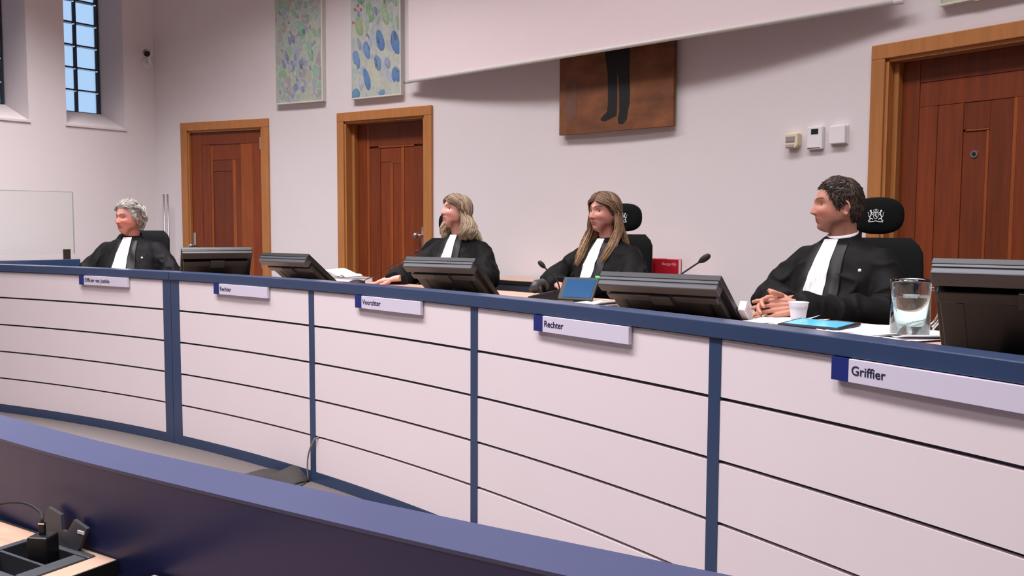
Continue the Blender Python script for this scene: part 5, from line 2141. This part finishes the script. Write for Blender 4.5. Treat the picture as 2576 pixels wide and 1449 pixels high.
def hair_short(P, HM, prm, spec):
    dk, lt = spec['haircol']
    thick = lambda TH, PH, Q: 0.006 + 0.006 * sstep(Q[..., 2], 0.03, 0.11) + 0.003 * (Q[..., 1] < -0.03)
    mb, cols = hair_shell(prm, MLINE, thick, spec['seed'], colfun(dk, lt), 0.002, (40, 6))
    rr = random.Random(int(spec['seed'] * 10))

    def comb(p):
        t = max(0.0, min(1.0, (p.z - 0.02) / 0.06)) * max(0.0, min(1.0, (p.y + 0.07) / 0.08))
        return Vector((0.25, 0.7, -0.1)) * t + Vector((0, -0.30, -1)) * (1 - t)
    for k in range(2400):
        ph = rr.uniform(-PI, PI)
        th = math.acos(rr.uniform(-0.6, 0.999))
        z = prm['h'] * math.cos(th)
        hl = hairline(np.array([ph]), MLINE)[0]
        if z < hl + 0.006:
            continue
        o = 0.006 + 0.006 * max(0, min(1, (z - 0.03) / 0.08))
        n = 5 if z > hl + 0.03 else 3
        pts = strand(prm, th, ph + rr.uniform(-.05, .05), o - 0.003, o + rr.uniform(0.001, 0.006), comb, rr.uniform(0.006, 0.010), n, 0.0012, rr.uniform(0, 6))
        lock(mb, cols, pts, rr.uniform(0.0018, 0.0032), 0.0015, mixc(dk, lt, rr.random() ** 1.5), 4)
    mb.xf(HM)
    hair_obj(mb, cols, P)


def hair_curly(P, HM, prm, spec):
    dk, lt = spec['haircol']
    line = [(0, .070), (28, .068), (42, .062), (54, .044), (64, .018), (74, -.008), (82, -.012), (88, .010), (102, .004), (110, -.055), (130, -.085), (180, -.092)]
    thick = lambda TH, PH, Q: 0.010 + 0.010 * sstep(Q[..., 2], 0.02, 0.10) + 0.012 * (Q[..., 1] < -0.02) * sstep(-Q[..., 2], -0.09, 0.05)
    mb, cols = hair_shell(prm, line, thick, spec['seed'], colfun(dk, lt), 0.006, (16, 7))
    rr = random.Random(11)

    def comb(p):
        if p.z > 0.05:
            return Vector((0.9 * (1 if p.x > 0.0 else -1) * min(1, abs(p.x) * 20), -0.8, -0.05))
        return Vector((0, -0.6, -0.75))
    for k in range(110):
        ph0 = rr.uniform(-PI, PI)
        th0 = math.acos(rr.uniform(-0.66, 0.999))
        w0 = rr.uniform(0, 6.28)
        am = rr.uniform(0.003, 0.006)
        fq = rr.uniform(0.7, 1.1)
        n = rr.randint(7, 10)
        lay = rr.uniform(0.0, 0.010)
        cc = rr.random()
        for j in range(11):
            ph = ph0 + rr.gauss(0, 0.09)
            th = th0 + rr.gauss(0, 0.06)
            z = prm['h'] * math.cos(th)
            if th < 0.16 or z < hairline(np.array([ph]), line)[0] + 0.004:
                continue
            back = math.cos(ph) < -0.1
            o = 0.010 + 0.010 * max(0, min(1, (z - 0.02) / 0.08)) + (0.010 if back else 0) + lay
            pts = strand(prm, th, ph, o - 0.004, o + rr.uniform(0.002, 0.010), comb, 0.0075, n, am, w0 + rr.uniform(-.3, .3), fq)
            lock(mb, cols, pts, rr.uniform(0.0018, 0.0030), 0.0018, mixc(dk, lt, 0.6 * cc + 0.4 * rr.random()), 4)
    mb.xf(HM)
    hair_obj(mb, cols, P)


def hair_long(P, HM, prm, spec):
    dk, lt = spec['haircol']
    tips = spec['tips']
    L = spec['hlen']
    wave = spec['wave']
    ed = spec['edge']            # azimuth of the foremost hair (her left, her right)
    line = [(0, .070), (22, .067), (38, .058), (52, .040), (64, .018), (76, -.004), (88, -.03), (100, -.07), (112, -.09), (180, -.10)]
    thick = lambda TH, PH, Q: 0.006 + 0.004 * sstep(Q[..., 2], 0.02, 0.10)
    mb, cols = hair_shell(prm, line, thick, spec['seed'], colfun(dk, mixc(dk, lt, 0.5)), 0.002, (40, 4))
    rr = random.Random(int(spec['seed'] * 7))
    ROT = HM.to_3x3().normalized()
    down = ROT.inverted() @ Vector((0, 0, -1))      # gravity in head coordinates
    part = spec.get('part', 0.18)
    for k in range(spec.get('clumps', 84)):
        side = 1 if k % 2 else -1
        e0 = ed[0] if side < 0 else ed[1]
        front = k < spec.get('clumps', 84) * 0.5
        az0 = 3.0 if front else rr.uniform(70, 180)
        ths = rr.uniform(0.12, 0.97) if front else 0.12
        end0 = max(az0, e0 + (rr.uniform(0, 10) if ths > 0.5 else rr.uniform(0, 40)))
        mid0 = rr.uniform(66, 76) if ths > 0.6 else rr.uniform(74, 90)
        lay = rr.random()
        ln0 = L * rr.uniform(0.86, 1.04)
        w0 = rr.uniform(0, 6.28)
        am = wave * rr.uniform(0.6, 1.3)
        fl0 = spec.get('flare', 0.02) * rr.uniform(0.4, 1.2)
        cc = rr.random()
        for j in range(20):
            az = max(2, az0 + rr.gauss(0, 1.5 if front else 4))
            th_s = max(0.1, ths + rr.gauss(0, 0.03))
            end = max(az, end0 + rr.gauss(0, 4))
            off = 0.005 + 0.011 * lay + rr.uniform(-0.003, 0.004)
            pts = []
            for q in range(9):
                u = q / 8
                th = th_s + (1.62 - th_s) * u
                mid = min(end, max(az, mid0))
                aa = az + (mid - az) * float(sstep(np.array(u), 0.0, 0.62) if front else sstep(np.array(u), 0.1, 0.65)) + (end - mid) * float(sstep(np.array(u), 0.68, 1.0))
                p, n = surf_pt(prm, th, R_(aa) * side + part * (1 - u), off * (0.6 + 0.4 * math.sin(min(1, u * 1.2) * PI / 2)) + (spec.get('lift', 0.006) if front else 0.006) * math.sin(u * PI))
                pts.append(p)
            ln = ln0 * rr.uniform(0.93, 1.04)
            p = pts[-1].copy()
            rad = Vector((p.x, p.y, 0)).normalized()
            tan = Vector((-rad.y, rad.x, 0))
            fwd = end < 118
            M_ = 12
            jx, jy = rr.gauss(0, 0.007), rr.gauss(0, 0.007)
            for q in range(1, M_ + 1):
                u = q / M_
                drop = ln * u
                sw_ = am * math.sin(w0 + u * spec.get('freq', 5.0)) * u ** 0.5
                cw_ = am * math.cos(w0 + u * spec.get('freq', 5.0)) * u ** 0.5
                o = rad * (fl0 * math.sin(u * PI * 0.7) + sw_ + jx * u) + tan * (cw_ * 0.9 + jy * u)
                chest = max(0, drop - 0.09)
                if fwd:
                    o += Vector((-side * spec.get('inward', 0.10) * chest, spec.get('forward', 0.55) * chest, 0))
                else:
                    o += Vector((0, -0.30 * chest, 0))
                pts.append(p + down * drop + o)
            c = mixc(dk, lt, 0.65 * cc + 0.35 * rr.random())
            n0 = len(mb.v)
            lock(mb, cols, pts, rr.uniform(0.0022, 0.0040), 0.0020, c, 4)
            m = len(mb.v) - n0
            for i in range(m):
                u = (i // 4) / (len(pts) - 1)
                cols[n0 + i] = list(lin(mixc(c, tips, max(0, u - 0.35) * 1.1)))
    mb.xf(HM)
    hair_obj(mb, cols, P)


def loc_arm(spec_head, face, hy, p):
    return p


PRM_M = dict(w=0.0765, d=0.099, h=0.119, jaw=0.26, nose=0.021, chin=0.009)
PRM_F = dict(w=0.0725, d=0.094, h=0.114, jaw=0.36, nose=0.017, chin=0.006)


def to_local(spec, p):
    Rb = Matrix.Rotation(R_(spec['face'] - 90), 4, 'Z')
    org = Vector((spec['head'][0], spec['head'][1], FZ)) - (Rb @ Vector((0, spec.get('hy', 0), 0)))
    org.z = FZ
    return (Matrix.Translation(org) @ Rb).inverted() @ Vector(p)


def build_people():
    # grey-haired man at the left
    s = dict(label='man with curly grey hair in a black robe, seated at the far left', head=(-2.968, 6.75, 1.405), face=272, hface=246, hpitch=1, hs=1.03, hy=0.0, fem=False,
             prm=dict(PRM_M, jaw=0.20, w=0.079), seed=1.3, skin=(186, 124, 108), cheek=(190, 98, 88), lip=(136, 70, 66), brow=(66, 56, 52), brow_s=0.95, lidtop=9,
             haircol=((116, 110, 104), (196, 190, 182)), hair=hair_curly, bef_low=0.66, bef_x=(0.0, 0.035), pin=(-0.13, 0.93),
             arms={-1: ((-0.345, 0.04, 0.72), (-0.14, 0.30, 0.68)), 1: ((0.345, 0.04, 0.72), (0.14, 0.30, 0.68))}, hands=[])
    for sd in (-1, 1):
        w = Vector(s['arms'][sd][1])
        Rb = Matrix.Rotation(R_(s['face'] - 90), 3, 'Z')
        at = Vector((s['head'][0], s['head'][1], FZ)) + Rb @ w
        s['hands'].append(dict(mirror=(sd < 0) is False, curl=[0.25] * 4, at=at, dir=Rb @ Vector((-sd * 0.5, 0.85, -0.05)), back=(0, 0, 1)))
    person(s)
    # blonde woman
    s = dict(label='woman with shoulder-length blonde hair in a black robe, chin raised', head=(-0.376, 5.85, 1.452), face=238, hface=213, hpitch=13, hs=1.0, hy=0.0, fem=True,
             prm=PRM_F, seed=2.6, skin=(206, 152, 136), lip=(160, 82, 82), brow=(70, 46, 34), brow_s=1.0, lidtop=14,
             haircol=((104, 84, 66), (212, 190, 160)), tips=(214, 194, 164), hair=hair_long, hlen=0.175, wave=0.015, freq=6.5, flare=0.045, edge=(86, 80), inward=0.0, forward=0.2, part=0.12, clumps=110, lift=0.014, bef_low=0.74,
             arms={}, hands=[])
    wr = to_local(s, (-0.735, 5.44, 1.03))
    s['arms'] = {1: ((0.33, 0.10, 0.80), tuple(wr)), -1: ((-0.30, 0.06, 0.80), (-0.16, 0.36, 0.82))}
    s['hands'] = [dict(mirror=False, curl=[0.30, 0.28, 0.26, 0.3], at=(-0.74, 5.44, 1.025), dir=(-0.88, 0.30, -0.10), back=(0.0, -0.25, 1), scale=0.92)]
    person(s)
    # woman with long light brown hair
    s = dict(label='woman with long light brown hair in a black robe, seated in the middle', head=(0.543, 5.15, 1.44), face=226, hface=220, hpitch=3, hs=1.02, hy=0.0, fem=True,
             prm=PRM_F, seed=3.7, skin=(194, 138, 122), lip=(150, 78, 78), brow=(66, 46, 34), brow_s=1.0, lidtop=13,
             haircol=((78, 58, 44), (160, 128, 98)), tips=(196, 158, 116), hair=hair_long, hlen=0.30, wave=0.010, freq=5.5, flare=0.016, edge=(97, 74), inward=0.05, forward=0.50, part=0.0, clumps=110, lift=0.008, earring=True, bef_low=0.70, bef_x=(0.0, 0.02),
             arms={}, hands=[])
    wl = to_local(s, (0.42, 4.70, 1.035))
    wr = to_local(s, (0.26, 4.84, 1.035))
    s['arms'] = {1: ((0.345, 0.06, 0.80), tuple(wr)), -1: ((-0.30, 0.08, 0.78), tuple(wl))}
    s['hands'] = [dict(mirror=False, curl=[0.35] * 4, at=(0.262, 4.83, 1.03), dir=(0.25, -0.9, -0.05), back=(0.0, -0.2, 1), scale=0.92),
                  dict(mirror=True, curl=[0.35] * 4, at=(0.42, 4.70, 1.045), dir=(-0.92, 0.1, -0.05), back=(0.0, -0.45, 0.9), scale=0.92)]
    person(s)
    # man at the right with clasped hands
    s = dict(label='man with short dark hair in a black robe, seated at the right with clasped hands', head=(1.438, 3.85, 1.452), face=214, hface=176, hpitch=2, hs=1.0, hy=0.02, fem=False,
             shirt=True, prm=dict(PRM_M, nose=0.018), seed=4.4, skin=(182, 126, 104), lip=(140, 76, 68), brow=(48, 33, 26), brow_s=1.0, lidtop=13, stubble=(128, 92, 78), cheek=(186, 106, 90),
             haircol=((40, 30, 26), (82, 64, 54)), hair=hair_short, bef_low=0.70, pin=(-0.165, 0.955),
             arms={}, hands=[])
    wl = to_local(s, (1.150, 3.475, 1.045))
    wr = to_local(s, (1.13, 3.575, 1.055))
    s['arms'] = {1: ((0.30, 0.10, 0.80), tuple(wr)), -1: ((-0.30, 0.04, 0.77), tuple(wl))}
    s['hands'] = [dict(mirror=True, curl=[(0.30, 0.35, 0.2), (0.28, 0.32, 0.2), (0.26, 0.32, 0.2), (0.3, 0.32, 0.2)], spread=0.13, thumb=(0.9, 0.55), at=(1.142, 3.470, 1.040), dir=(-0.97, 0.16, -0.06), back=(0.12, -0.9, 0.42)),
                  dict(mirror=False, curl=[(0.5, 0.6, 0.4)] * 4, spread=0.10, thumb=(0.9, 0.4), at=(1.120, 3.548, 1.052), dir=(-0.93, -0.22, -0.05), back=(-0.25, 0.75, 0.5))]
    person(s)


build_people()

place_chair(-3.05, 6.93, 268, 'black office chair behind the grey-haired man, only its back showing', rest=False)
place_chair(-0.515, 6.06, 252, 'black office chair with headrest behind the blonde woman', dz=-0.04)
place_chair(0.565, 5.33, 240, 'black office chair with round headrest behind the woman with long brown hair')
place_chair(1.62, 4.02, 236, 'black office chair with a white crest on its headrest, behind the man at the right')
